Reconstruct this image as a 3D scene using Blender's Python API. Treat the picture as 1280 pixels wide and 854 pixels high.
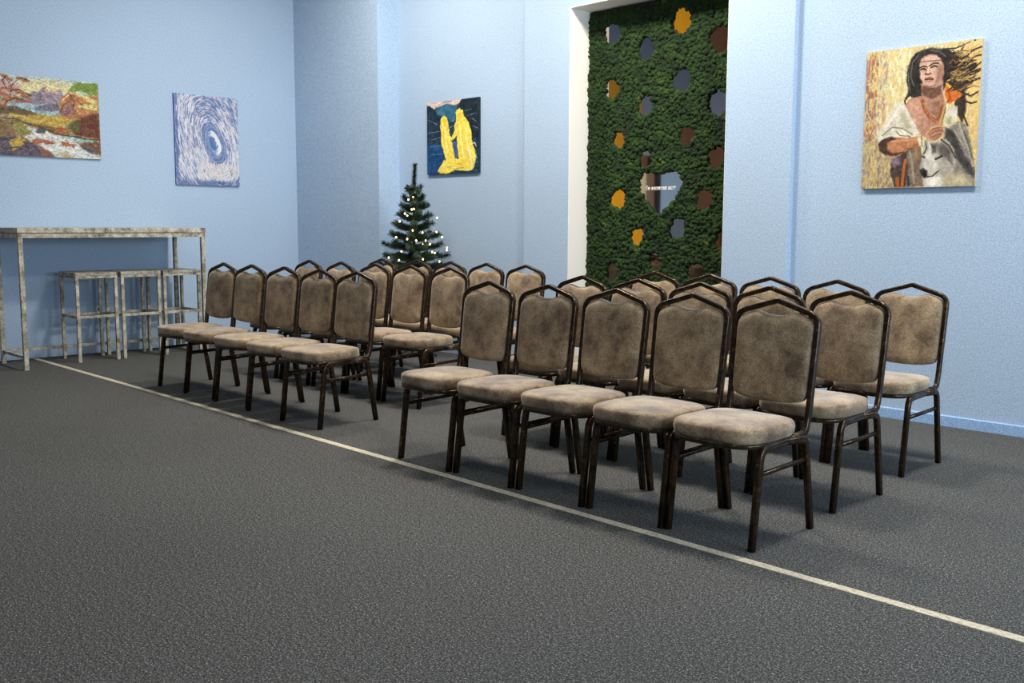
import bpy, bmesh, math, random
import numpy as np
from mathutils import Vector, Matrix

for o in list(bpy.data.objects):
    bpy.data.objects.remove(o)
scene = bpy.context.scene
COL = scene.collection
R = math.radians
PI = math.pi

# ------------------------------------------------------------------ camera
cd = bpy.data.cameras.new('camera')
cam = bpy.data.objects.new('camera', cd)
COL.objects.link(cam)
cd.sensor_width = 36.0
cd.lens = 1244.0 / 1280.0 * 36.0
cd.clip_start = 0.05
PITCH, ROLL, YAW, CAM_H = 0.11714, 0.003718, 0.806325, 1.23947
_f = Vector((-math.sin(YAW) * math.cos(PITCH), math.cos(YAW) * math.cos(PITCH), -math.sin(PITCH)))
_r = Vector((math.cos(YAW), math.sin(YAW), 0))
_u = _r.cross(_f)
_r2 = math.cos(ROLL) * _r + math.sin(ROLL) * _u
_u2 = -math.sin(ROLL) * _r + math.cos(ROLL) * _u
m = Matrix((( _r2.x, _u2.x, -_f.x, 0), (_r2.y, _u2.y, -_f.y, 0), (_r2.z, _u2.z, -_f.z, CAM_H), (0, 0, 0, 1)))
cam.matrix_world = m
scene.camera = cam

# ------------------------------------------------------------------ view, world, lights
scene.view_settings.view_transform = 'Standard'
scene.view_settings.look = 'None'
scene.view_settings.gamma = 1.0
scene.view_settings.use_curve_mapping = False
scene.view_settings.exposure = 0.0

world = bpy.data.worlds.new('world')
scene.world = world
world.use_nodes = True
world.node_tree.nodes['Background'].inputs[0].default_value = (0.55, 0.72, 1.0, 1)
world.node_tree.nodes['Background'].inputs[1].default_value = 1.0

def area(name, loc, rot, sx, sy, power, color):
    d = bpy.data.lights.new(name, 'AREA')
    d.shape = 'RECTANGLE'
    d.size, d.size_y, d.energy, d.color = sx, sy, power, color
    o = bpy.data.objects.new(name, d)
    o.location = loc
    o.rotation_euler = rot
    COL.objects.link(o)
    return o

CEIL = 4.3
X0, X1, Y0, Y1 = -9.6, 3.2, -4.2, 6.184
# ceiling panels, warm white: (x, y, watts)
PANELS = [(-7.2, 4.6, 96), (-4.7, 4.7, 140), (-2.0, 4.6, 120), (-7.2, 1.6, 8), (-4.7, 1.6, 14), (-2.0, 1.6, 26)]
for i, (x, y, w) in enumerate(PANELS):
    area('ceiling_panel_light', (x, y, CEIL - 0.05), (0, 0, 0), 0.56, 0.56, w, (1.0, 0.91, 0.79))
# daylight through the two windows of the right-hand wall
WINDOWS = [(1.6, 3.2), (3.9, 5.5)]
for (a, b) in WINDOWS:
    area('window_daylight', (X1 + 0.12, (a + b) / 2, 1.75), (0, R(90), 0), 1.7, b - a, 165, (0.74, 0.87, 1.0))

# ------------------------------------------------------------------ node helpers
def lin(c):
    out = []
    for v in c[:3]:
        v = v / 255.0
        out.append(v / 12.92 if v <= 0.04045 else ((v + 0.055) / 1.055) ** 2.4)
    return tuple(out) + (1.0,)

class Mat:
    def __init__(s, name):
        s.m = bpy.data.materials.new(name)
        s.m.use_nodes = True
        s.t = s.m.node_tree
        s.b = s.t.nodes['Principled BSDF']
    def n(s, kind, **kw):
        nd = s.t.nodes.new(kind)
        for k, v in kw.items():
            if k.startswith('i_'):
                nd.inputs[k[2:].replace('_', ' ')].default_value = v
            else:
                setattr(nd, k, v)
        return nd
    def l(s, a, b):
        s.t.links.new(a, b)
    def set(s, **kw):
        for k, v in kw.items():
            s.b.inputs[k.replace('_', ' ')].default_value = v
        return s
    def ramp(s, src, stops):
        r = s.n('ShaderNodeValToRGB')
        e = r.color_ramp.elements
        while len(e) < len(stops):
            e.new(0.5)
        for el, (p, c) in zip(e, stops):
            el.position = p
            el.color = c
        s.l(src, r.inputs[0])
        return r
    def coords(s, rand=False):
        tc = s.n('ShaderNodeTexCoord')
        if not rand:
            return tc.outputs['Object']
        oi = s.n('ShaderNodeObjectInfo')
        mul = s.n('ShaderNodeMath', operation='MULTIPLY')
        mul.inputs[1].default_value = 37.0
        s.l(oi.outputs['Random'], mul.inputs[0])
        add = s.n('ShaderNodeVectorMath', operation='ADD')
        s.l(tc.outputs['Object'], add.inputs[0])
        s.l(mul.outputs[0], add.inputs[1])
        return add.outputs[0]
    def noise(s, co, scale, detail=2, rough=0.5):
        nz = s.n('ShaderNodeTexNoise')
        nz.inputs['Scale'].default_value = scale
        nz.inputs['Detail'].default_value = detail
        nz.inputs['Roughness'].default_value = rough
        s.l(co, nz.inputs['Vector'])
        return nz.outputs['Fac']
    def mix(s, fac, a, b, mode='MIX'):
        mx = s.n('ShaderNodeMix', data_type='RGBA', blend_type=mode)
        for sock, v in ((mx.inputs[0], fac), (mx.inputs[6], a), (mx.inputs[7], b)):
            if hasattr(v, 'links'):
                s.l(v, sock)
            else:
                sock.default_value = v
        return mx.outputs[2]
    def bump(s, h, strength=0.3, dist=0.01):
        bp = s.n('ShaderNodeBump')
        bp.inputs['Strength'].default_value = strength
        bp.inputs['Distance'].default_value = dist
        s.l(h, bp.inputs['Height'])
        s.l(bp.outputs[0], s.b.inputs['Normal'])

def g(v):
    return (v, v, v, 1)

# walls: textured light blue paint
def wall_material(name, c):
    M = Mat(name)
    co = M.coords()
    fine = M.noise(co, 120, 2, 0.7)
    r = M.ramp(fine, [(0.3, g(0.74)), (0.7, g(1.26))])
    big = M.noise(co, 0.8, 2)
    r2 = M.ramp(big, [(0.3, g(0.97)), (0.7, g(1.03))])
    a = M.mix(1.0, lin(c), r.outputs[0], 'MULTIPLY')
    M.l(M.mix(1.0, a, r2.outputs[0], 'MULTIPLY'), M.b.inputs['Base Color'])
    M.set(Roughness=0.75)
    M.bump(fine, 0.25, 0.002)
    return M.m
M_WALL = wall_material('blue_wall_paint', (166, 190, 216))
M_SKIRT = wall_material('blue_skirting_paint', (146, 180, 222))
M_CEIL = wall_material('grey_ceiling_paint', (165, 162, 160))

def simple(name, c, rough=0.6, metal=0.0, **kw):
    M = Mat(name)
    co = M.coords()
    nz = M.noise(co, 40, 3)
    r = M.ramp(nz, [(0.3, g(0.88)), (0.7, g(1.1))])
    M.l(M.mix(1.0, lin(c), r.outputs[0], 'MULTIPLY'), M.b.inputs['Base Color'])
    M.set(Roughness=rough, Metallic=metal, **kw)
    return M.m

M_WHITE = Mat('white_plaster').set(Base_Color=lin((246, 243, 236)), Roughness=0.7).m

# carpet: grey speckled loop pile
M = Mat('grey_speckled_carpet')
co = M.coords()
n1 = M.noise(co, 170, 3, 0.85)
n2 = M.noise(co, 75, 2, 0.7)
n3 = M.noise(co, 0.7, 3)
sp = M.ramp(n1, [(0.36, lin((20, 21, 22))), (0.47, lin((64, 65, 65))), (0.58, lin((92, 94, 94))), (0.68, lin((194, 196, 194)))])
c2 = M.ramp(n2, [(0.35, g(0.60)), (0.65, g(1.38))])
c3 = M.ramp(n3, [(0.3, g(0.93)), (0.7, g(1.07))])
a = M.mix(1.0, sp.outputs[0], c2.outputs[0], 'MULTIPLY')
M.l(M.mix(1.0, a, c3.outputs[0], 'MULTIPLY'), M.b.inputs['Base Color'])
M.set(Roughness=0.95)
M.b.inputs['Specular IOR Level'].default_value = 0.15
M.bump(n1, 0.6, 0.004)
M_CARPET = M.m

# cream floor line
M = Mat('cream_tape')
co = M.coords()
r = M.ramp(M.noise(co, 60, 4, 0.7), [(0.32, lin((140, 132, 110))), (0.5, lin((194, 187, 166))), (0.7, lin((210, 204, 186)))])
M.l(r.outputs[0], M.b.inputs['Base Color'])
M.set(Roughness=0.8)
M_TAPE = M.m

# hammered brown metal
M = Mat('bronze_brown_metal')
co = M.coords(True)
n = M.noise(co, 45, 3)
r = M.ramp(n, [(0.35, lin((38, 29, 19))), (0.62, lin((70, 52, 33))), (0.8, lin((126, 94, 56)))])
M.l(r.outputs[0], M.b.inputs['Base Color'])
M.set(Roughness=0.27, Metallic=0.6)
M_BRONZE = M.m
M_RUBBER = simple('black_rubber', (24, 22, 21), 0.8)

# crushed taupe velvet
M = Mat('taupe_crushed_velvet')
co = M.coords(True)
n1 = M.noise(co, 7, 4, 0.65)
n2 = M.noise(co, 150, 2, 0.7)
n3 = M.noise(co, 22, 4, 0.7)
r1 = M.ramp(n1, [(0.34, lin((98, 82, 66))), (0.50, lin((142, 124, 100))), (0.66, lin((168, 150, 122)))])
r2 = M.ramp(n2, [(0.3, g(0.60)), (0.7, g(1.38))])
r3 = M.ramp(n3, [(0.33, g(0.70)), (0.47, g(1.0)), (0.7, g(1.08))])
a = M.mix(1.0, r1.outputs[0], r2.outputs[0], 'MULTIPLY')
M.l(M.mix(1.0, a, r3.outputs[0], 'MULTIPLY'), M.b.inputs['Base Color'])
M.set(Roughness=0.9)
M.b.inputs['Sheen Weight'].default_value = 0.65
M.b.inputs['Sheen Roughness'].default_value = 0.4
M.b.inputs['Sheen Tint'].default_value = (0.9, 0.85, 0.8, 1)
M.b.inputs['Specular IOR Level'].default_value = 0.2
M.bump(n2, 0.3, 0.003)
M_VELVET = M.m

# worn whitewashed wood
M = Mat('whitewashed_worn_wood')
co = M.coords(True)
n1 = M.noise(co, 14, 5, 0.7)
n2 = M.noise(co, 60, 3, 0.7)
r1 = M.ramp(n1, [(0.33, lin((96, 90, 76))), (0.46, lin((164, 158, 142))), (0.62, lin((206, 202, 188)))])
r2 = M.ramp(n2, [(0.35, g(0.72)), (0.65, g(1.1))])
M.l(M.mix(1.0, r1.outputs[0], r2.outputs[0], 'MULTIPLY'), M.b.inputs['Base Color'])
M.set(Roughness=0.7)
M_WASH = M.m

# moss
M = Mat('green_reindeer_moss')
co = M.coords()
n1 = M.noise(co, 9, 3, 0.6)
n2 = M.noise(co, 120, 3, 0.7)
r1 = M.ramp(n1, [(0.3, lin((14, 34, 6))), (0.5, lin((23, 52, 9))), (0.66, lin((36, 66, 14))), (0.78, lin((92, 104, 42)))])
r2 = M.ramp(n2, [(0.3, g(0.5)), (0.7, g(1.35))])
M.l(M.mix(1.0, r1.outputs[0], r2.outputs[0], 'MULTIPLY'), M.b.inputs['Base Color'])
M.set(Roughness=0.95)
M.bump(n2, 0.8, 0.008)
M_MOSS = M.m
def mirror_mat(name, c):
    mm = Mat(name).set(Metallic=1.0, Roughness=0.03)
    mm.b.inputs['Base Color'].default_value = c + (1,)
    return mm.m
M_MIRROR = mirror_mat('clear_mirror', (0.88, 0.88, 0.88))
M_BRONZE_MIRROR = mirror_mat('bronze_tinted_mirror', (0.62, 0.48, 0.39))
M_GREY_MIRROR = mirror_mat('grey_tinted_mirror', (0.42, 0.36, 0.34))
M_GOLD_MIRROR = mirror_mat('gold_mirror', (0.95, 0.72, 0.32))

M = Mat('green_needles')
co = M.coords()
r = M.ramp(M.noise(co, 60, 2), [(0.3, lin((16, 34, 20))), (0.6, lin((34, 60, 34))), (0.8, lin((70, 92, 50)))])
M.l(r.outputs[0], M.b.inputs['Base Color'])
M.set(Roughness=0.6)
M_NEEDLE = M.m
M_TRUNK = simple('brown_trunk', (60, 44, 32), 0.8)
M_WIRE = simple('dark_green_wire', (20, 36, 22), 0.5)
M_BULB = Mat('warm_bulb').set(Roughness=0.3).m
_b = M_BULB.node_tree.nodes['Principled BSDF']
_b.inputs['Emission Color'].default_value = (1.0, 0.62, 0.22, 1)
_b.inputs['Emission Strength'].default_value = 13.0

def emission(name, c, s):
    mm = Mat(name)
    mm.b.inputs['Emission Color'].default_value = c
    mm.b.inputs['Emission Strength'].default_value = s
    return mm.m

# ------------------------------------------------------------------ mesh helpers
def mesh_obj(name, verts, faces, mat, parent=None, smooth=False, loc=None):
    me = bpy.data.meshes.new(name)
    me.from_pydata([tuple(v) for v in verts], [], [tuple(f) for f in faces])
    me.update()
    if mat:
        me.materials.append(mat)
    if smooth:
        me.polygons.foreach_set('use_smooth', [True] * len(me.polygons))
    o = bpy.data.objects.new(name, me)
    COL.objects.link(o)
    if parent:
        o.parent = parent
    if loc is not None:
        o.location = loc
    return o

class MB:
    """collects shapes for one mesh"""
    def __init__(s):
        s.v, s.f = [], []
    def add(s, v, f):
        k = len(s.v)
        s.v += [tuple(p) for p in v]
        s.f += [tuple(i + k for i in q) for q in f]
        return s
    def box(s, a, b, bev=0.0):
        (x0, y0, z0), (x1, y1, z1) = a, b
        if bev <= 0:
            v = [(x0, y0, z0), (x1, y0, z0), (x1, y1, z0), (x0, y1, z0), (x0, y0, z1), (x1, y0, z1), (x1, y1, z1), (x0, y1, z1)]
            f = [(0, 3, 2, 1), (4, 5, 6, 7), (0, 1, 5, 4), (1, 2, 6, 5), (2, 3, 7, 6), (3, 0, 4, 7)]
            return s.add(v, f)
        bm = bmesh.new()
        bmesh.ops.create_cube(bm, size=1.0)
        for vv in bm.verts:
            vv.co = Vector(((x0 + x1) / 2 + vv.co.x * (x1 - x0), (y0 + y1) / 2 + vv.co.y * (y1 - y0), (z0 + z1) / 2 + vv.co.z * (z1 - z0)))
        bmesh.ops.bevel(bm, geom=list(bm.edges), offset=bev, segments=2, affect='EDGES', profile=0.7)
        bm.verts.index_update()
        v = [tuple(q.co) for q in bm.verts]
        f = [tuple(q.index for q in ff.verts) for ff in bm.faces]
        bm.free()
        return s.add(v, f)
    def sweep(s, path, prof, ref, cap=True, closed=False):
        """sweep the 2D profile along path; profile x runs along ref, y along the path's side"""
        P = [Vector(p) for p in path]
        n, k = len(P), len(prof)
        v = []
        r = Vector(ref).normalized()
        for i, p in enumerate(P):
            if closed:
                t = P[(i + 1) % n] - P[i - 1]
            else:
                t = P[min(i + 1, n - 1)] - P[max(i - 1, 0)]
            t.normalize()
            rr = r - t * r.dot(t)
            rr.normalize()
            sd = t.cross(rr)
            for (a, b) in prof:
                v.append(p + rr * a + sd * b)
            if not closed:
                pass
        f = []
        for i in range(n if closed else n - 1):
            j = (i + 1) % n
            for q in range(k):
                w = (q + 1) % k
                f.append((i * k + q, i * k + w, j * k + w, j * k + q))
        if cap and not closed:
            f.append(tuple(reversed(range(k))))
            f.append(tuple((n - 1) * k + q for q in range(k)))
        return s.add(v, f)
    def tube(s, path, rad, seg=8, closed=False):
        """round tube with a rotation minimising frame; rad number or list"""
        P = [Vector(p) for p in path]
        n = len(P)
        if not hasattr(rad, '__len__'):
            rad = [rad] * n
        t0 = (P[1] - P[0]).normalized()
        r = t0.orthogonal().normalized()
        v = []
        for i, p in enumerate(P):
            t = (P[min(i + 1, n - 1)] - P[max(i - 1, 0)]).normalized()
            r = (r - t * r.dot(t)).normalized()
            sd = t.cross(r)
            for q in range(seg):
                a = 2 * PI * q / seg
                v.append(p + r * math.cos(a) * rad[i] + sd * math.sin(a) * rad[i])
        f = []
        for i in range(n - 1):
            for q in range(seg):
                w = (q + 1) % seg
                f.append((i * seg + q, i * seg + w, (i + 1) * seg + w, (i + 1) * seg + q))
        f.append(tuple(reversed(range(seg))))
        f.append(tuple((n - 1) * seg + q for q in range(seg)))
        return s.add(v, f)
    def build(s, name, mat, parent=None, smooth=False):
        return mesh_obj(name, s.v, s.f, mat, parent, smooth)

def fillet(pts, rad, seg=7):
    """round the corners of a polyline; rad per inner corner"""
    P = [Vector(p) for p in pts]
    if not hasattr(rad, '__len__'):
        rad = [rad] * (len(P) - 2)
    out = [P[0]]
    for i in range(1, len(P) - 1):
        a, b, c = P[i - 1], P[i], P[i + 1]
        u, w = (a - b), (c - b)
        lu, lw = u.length, w.length
        u.normalize(); w.normalize()
        ang = u.angle(w)
        d = min(rad[i - 1] / math.tan(ang / 2), lu * 0.48, lw * 0.48)
        s0, s1 = b + u * d, b + w * d
        for k in range(seg + 1):
            t = k / seg
            out.append(s0 * (1 - t) ** 2 + b * 2 * t * (1 - t) + s1 * t ** 2)
    out.append(P[-1])
    return out

def tag(o, label=None, cat=None, group=None, kind=None):
    if label: o['label'] = label
    if cat: o['category'] = cat
    if group: o['group'] = group
    if kind: o['kind'] = kind
    return o

def thing(name, label, cat, loc=(0, 0, 0), rz=0.0, group=None):
    o = bpy.data.objects.new(name, None)
    COL.objects.link(o)
    o.location = loc
    o.rotation_euler = (0, 0, rz)
    o.empty_display_size = 0.1
    return tag(o, label, cat, group)

def struct(o):
    o['kind'] = 'structure'
    return o

def copy_tree(o, parent=None):
    c = o.copy()
    COL.objects.link(c)
    c.parent = parent
    for ch in o.children:
        copy_tree(ch, c)
    return c
PAINT_WARRIOR = [
('P',(40,34,30),0.012,14,[(0.459,0.034),(0.558,0.019),(0.682,0.034),(0.787,0.072),(0.891,0.11),(0.959,0.158),(0.977,0.216),(0.929,0.296),(0.863,0.362),(0.794,0.343),(0.723,0.28),(0.656,0.405),(0.549,0.386),(0.403,0.347),(0.363,0.373),(0.392,0.299),(0.366,0.223),(0.375,0.136),(0.414,0.066)]),
('P',(52,42,34),0.012,14,[(0.794,0.343),(0.884,0.363),(0.897,0.477),(0.868,0.56),(0.824,0.501),(0.796,0.428)]),
('L',(44,34,28),0.012,[(0.857,0.121),(0.923,0.071),(1.006,0.051)]),
('L',(44,34,28),0.012,[(0.875,0.151),(0.941,0.115),(1.008,0.107)]),
('L',(44,34,28),0.012,[(0.893,0.195),(0.96,0.18),(1.009,0.149)]),
('L',(44,34,28),0.012,[(0.86,0.249),(0.945,0.241),(1.01,0.198)]),
('L',(44,34,28),0.012,[(0.845,0.304),(0.929,0.282),(0.995,0.262)]),
('L',(44,34,28),0.012,[(0.846,0.346),(0.931,0.381),(0.981,0.356)]),
('L',(44,34,28),0.012,[(0.864,0.404),(0.933,0.43),(0.974,0.423)]),
('L',(44,34,28),0.012,[(0.866,0.49),(0.893,0.541),(0.916,0.58)]),
('L',(44,34,28),0.012,[(0.682,0.041),(0.787,0.044),(0.888,0.018),(0.939,0.005)]),
('L',(44,34,28),0.012,[(0.402,0.329),(0.363,0.373),(0.371,0.398)]),
('L',(214,178,92),0.011,[(0.788,0.086),(0.856,0.079),(0.922,0.029)]),
('L',(214,178,92),0.011,[(0.823,0.132),(0.9,0.132),(0.965,0.075)]),
('L',(214,178,92),0.011,[(0.859,0.185),(0.926,0.155),(1.005,0.135)]),
('L',(214,178,92),0.011,[(0.877,0.222),(0.944,0.21),(0.993,0.175)]),
('L',(214,178,92),0.011,[(0.843,0.25),(0.911,0.25),(0.981,0.23)]),
('L',(214,178,92),0.011,[(0.862,0.319),(0.93,0.31),(0.996,0.294)]),
('L',(225,205,150),0.012,[(0.752,0.062),(0.829,0.045),(0.922,0.009)]),
('L',(225,205,150),0.012,[(0.792,0.25),(0.86,0.234),(0.902,0.217)]),
('L',(92,96,94),0.008,[(0.407,0.153),(0.409,0.212),(0.438,0.273)]),
('L',(92,96,94),0.008,[(0.38,0.166),(0.391,0.255),(0.411,0.315)]),
('L',(92,96,94),0.008,[(0.469,0.057),(0.415,0.11),(0.413,0.154)]),
('L',(92,96,94),0.008,[(0.558,0.036),(0.647,0.052),(0.701,0.093)]),
('P',(205,105,30),0.012,14,[(0.714,0.273),(0.767,0.298),(0.82,0.33),(0.863,0.369),(0.796,0.407),(0.753,0.425),(0.708,0.358)]),
('L',(240,185,50),0.014,[(0.723,0.283),(0.768,0.319),(0.811,0.333),(0.845,0.329)]),
('L',(190,60,25),0.016,[(0.742,0.339),(0.761,0.383),(0.735,0.41)]),
('P',(176,128,104),0.012,14,[(0.501,0.263),(0.687,0.249),(0.699,0.365),(0.727,0.424),(0.703,0.537),(0.643,0.592),(0.537,0.637),(0.491,0.598),(0.424,0.492),(0.367,0.415),(0.412,0.362),(0.512,0.351)]),
('P',(196,146,120),0.012,14,[(0.385,0.394),(0.458,0.362),(0.513,0.395),(0.533,0.484),(0.517,0.541),(0.481,0.569),(0.424,0.492)]),
('P',(110,74,58),0.012,14,[(0.51,0.273),(0.636,0.303),(0.679,0.277),(0.681,0.349),(0.602,0.38),(0.512,0.344)]),
('P',(150,104,84),0.012,14,[(0.585,0.4),(0.673,0.392),(0.676,0.507),(0.614,0.489)]),
('P',(200,160,138),0.012,14,[(0.478,0.138),(0.491,0.091),(0.541,0.066),(0.604,0.069),(0.657,0.096),(0.685,0.148),(0.69,0.206),(0.67,0.262),(0.621,0.29),(0.565,0.294),(0.519,0.268),(0.491,0.222)]),
('P',(165,120,100),0.02,14,[(0.632,0.129),(0.685,0.148),(0.69,0.213),(0.667,0.262),(0.621,0.287),(0.634,0.216)]),
('P',(218,180,156),0.02,14,[(0.497,0.103),(0.559,0.077),(0.622,0.085),(0.631,0.115),(0.56,0.123)]),
('L',(120,84,66),0.008,[(0.484,0.11),(0.56,0.111),(0.666,0.112)]),
('L',(40,28,24),0.01,[(0.482,0.152),(0.511,0.142),(0.543,0.149)]),
('L',(40,28,24),0.01,[(0.568,0.145),(0.6,0.129),(0.642,0.133)]),
('L',(30,22,20),0.012,[(0.493,0.164),(0.515,0.158),(0.533,0.167)]),
('L',(30,22,20),0.012,[(0.583,0.157),(0.607,0.147),(0.632,0.155)]),
('L',(150,105,88),0.01,[(0.557,0.149),(0.544,0.172),(0.537,0.193)]),
('L',(90,55,45),0.012,[(0.534,0.198),(0.559,0.204),(0.58,0.197)]),
('L',(226,190,165),0.01,[(0.558,0.155),(0.553,0.183)]),
('L',(120,60,50),0.014,[(0.538,0.234),(0.567,0.229),(0.599,0.236)]),
('L',(60,30,26),0.006,[(0.531,0.239),(0.567,0.239),(0.606,0.243)]),
('L',(176,110,94),0.01,[(0.546,0.249),(0.571,0.254),(0.592,0.25)]),
('L',(130,90,74),0.01,[(0.543,0.281),(0.582,0.293),(0.621,0.284)]),
('L',(140,100,82),0.009,[(0.651,0.196),(0.648,0.234),(0.626,0.259)]),
('L',(140,72,30),0.022,[(0.522,0.384),(0.541,0.441),(0.588,0.502),(0.651,0.534),(0.685,0.493),(0.692,0.436)]),
('L',(190,120,60),0.008,[(0.528,0.396),(0.56,0.464),(0.606,0.514),(0.66,0.542)]),
('P',(206,200,182),0.012,14,[(0.301,0.378),(0.348,0.378),(0.405,0.462),(0.462,0.538),(0.515,0.621),(0.41,0.653),(0.317,0.631),(0.223,0.645),(0.163,0.687),(0.127,0.641),(0.138,0.581),(0.201,0.509),(0.237,0.437)]),
('P',(172,166,140),0.03,14,[(0.331,0.442),(0.388,0.49),(0.426,0.566),(0.39,0.579),(0.333,0.516)]),
('L',(130,124,96),0.01,[(0.175,0.613),(0.259,0.557),(0.353,0.569),(0.446,0.618)]),
('L',(226,220,206),0.016,[(0.202,0.554),(0.275,0.469),(0.33,0.398)]),
('L',(120,110,84),0.008,[(0.297,0.589),(0.335,0.62),(0.428,0.632)]),
('P',(200,196,178),0.012,14,[(0.728,0.481),(0.77,0.434),(0.822,0.444),(0.825,0.53),(0.774,0.57),(0.722,0.574)]),
('P',(150,160,90),0.02,14,[(0.738,0.518),(0.772,0.512),(0.782,0.556),(0.748,0.561)]),
('P',(70,48,40),0.012,14,[(0.138,0.671),(0.175,0.643),(0.26,0.624),(0.355,0.651),(0.375,0.74),(0.301,0.767),(0.197,0.752),(0.148,0.717)]),
('P',(176,112,70),0.012,14,[(0.223,0.663),(0.317,0.637),(0.428,0.642),(0.505,0.64),(0.524,0.688),(0.485,0.715),(0.375,0.737),(0.282,0.749),(0.225,0.72)]),
('L',(206,146,100),0.016,[(0.261,0.661),(0.373,0.655),(0.492,0.657)]),
('L',(96,54,36),0.012,[(0.263,0.751),(0.394,0.744),(0.512,0.713)]),
('L',(214,206,190),0.022,[(0.505,0.652),(0.52,0.687)]),
('L',(120,100,80),0.008,[(0.526,0.637),(0.539,0.703)]),
('P',(178,122,92),0.012,14,[(0.546,0.63),(0.607,0.572),(0.678,0.562),(0.722,0.581),(0.718,0.624),(0.689,0.654),(0.645,0.673),(0.574,0.658)]),
('L',(118,74,54),0.006,[(0.59,0.603),(0.643,0.584),(0.696,0.58)]),
('L',(118,74,54),0.006,[(0.6,0.626),(0.652,0.606),(0.71,0.602)]),
('L',(118,74,54),0.006,[(0.609,0.648),(0.662,0.633),(0.697,0.63)]),
('L',(214,160,124),0.01,[(0.564,0.624),(0.616,0.576),(0.669,0.57)]),
('L',(190,150,96),0.018,[(0.713,0.444),(0.694,0.508),(0.681,0.572)]),
('L',(110,78,44),0.006,[(0.727,0.445),(0.708,0.509),(0.699,0.566)]),
('P',(120,100,84),0.012,14,[(0.411,0.712),(0.521,0.702),(0.54,0.776),(0.552,0.893),(0.564,0.992),(0.4,0.993),(0.396,0.845)]),
('P',(66,54,48),0.012,14,[(0.283,0.782),(0.403,0.741),(0.424,0.86),(0.4,0.993),(0.307,0.991),(0.257,0.885)]),
('P',(128,104,128),0.03,14,[(0.264,0.781),(0.339,0.776),(0.349,0.828),(0.284,0.841)]),
('L',(190,100,34),0.022,[(0.395,0.8),(0.382,0.889),(0.377,0.977)]),
('L',(170,88,34),0.026,[(0.328,0.932),(0.337,0.991)]),
('L',(150,140,116),0.018,[(0.431,0.742),(0.461,0.846),(0.482,0.965)]),
('L',(178,120,52),0.014,[(0.485,0.715),(0.496,0.789)]),
('L',(40,54,60),0.02,[(0.426,0.919),(0.436,0.978)]),
('P',(128,122,112),0.012,14,[(0.766,0.583),(0.834,0.544),(0.903,0.576),(0.957,0.72),(0.99,0.848),(1.004,1.006),(0.811,1.003),(0.703,0.868),(0.769,0.727)]),
('P',(60,58,56),0.02,14,[(0.731,0.582),(0.801,0.614),(0.855,0.702),(0.908,0.789),(0.986,0.876),(0.996,0.94),(0.928,0.903),(0.84,0.801),(0.752,0.726),(0.724,0.667)]),
('L',(168,162,150),0.014,[(0.843,0.559),(0.879,0.646),(0.941,0.748),(0.977,0.862)]),
('L',(150,144,132),0.012,[(0.801,0.6),(0.854,0.673),(0.907,0.732)]),
('L',(84,80,74),0.01,[(0.887,0.618),(0.94,0.734),(0.967,0.805)]),
('P',(164,158,146),0.012,14,[(0.553,0.686),(0.577,0.661),(0.606,0.68),(0.681,0.68),(0.733,0.662),(0.777,0.691),(0.822,0.757),(0.841,0.843),(0.809,0.928),(0.776,1.002),(0.573,0.998),(0.562,0.937),(0.529,0.885),(0.531,0.834),(0.549,0.776)]),
('P',(198,194,182),0.02,14,[(0.555,0.776),(0.611,0.72),(0.648,0.794),(0.703,0.854),(0.686,0.896),(0.616,0.916),(0.561,0.864)]),
('P',(92,88,82),0.025,14,[(0.664,0.701),(0.733,0.689),(0.787,0.756),(0.807,0.842),(0.754,0.798),(0.701,0.782)]),
('P',(74,70,66),0.02,14,[(0.614,0.699),(0.663,0.694),(0.661,0.751),(0.633,0.757)]),
('P',(226,222,212),0.03,14,[(0.58,0.93),(0.704,0.919),(0.74,0.97),(0.706,1.001),(0.582,0.999)]),
('P',(190,176,140),0.04,14,[(0.739,0.927),(0.877,0.901),(0.98,0.96),(0.981,1.006),(0.741,1.001)]),
('P',(26,24,24),0.012,14,[(0.525,0.872),(0.561,0.864),(0.593,0.882),(0.598,0.92),(0.571,0.93),(0.535,0.904)]),
('L',(34,30,30),0.009,[(0.594,0.926),(0.642,0.921),(0.689,0.885)]),
('L',(30,26,24),0.012,[(0.544,0.776),(0.566,0.788)]),
('L',(26,22,20),0.014,[(0.662,0.802),(0.697,0.789),(0.711,0.782)]),
('L',(70,66,60),0.01,[(0.565,0.675),(0.579,0.719),(0.555,0.762)]),
('L',(216,210,196),0.01,[(0.592,0.683),(0.615,0.735),(0.595,0.792)]),
('L',(60,56,52),0.012,[(0.698,0.666),(0.769,0.712),(0.831,0.8)]),
]
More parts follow.
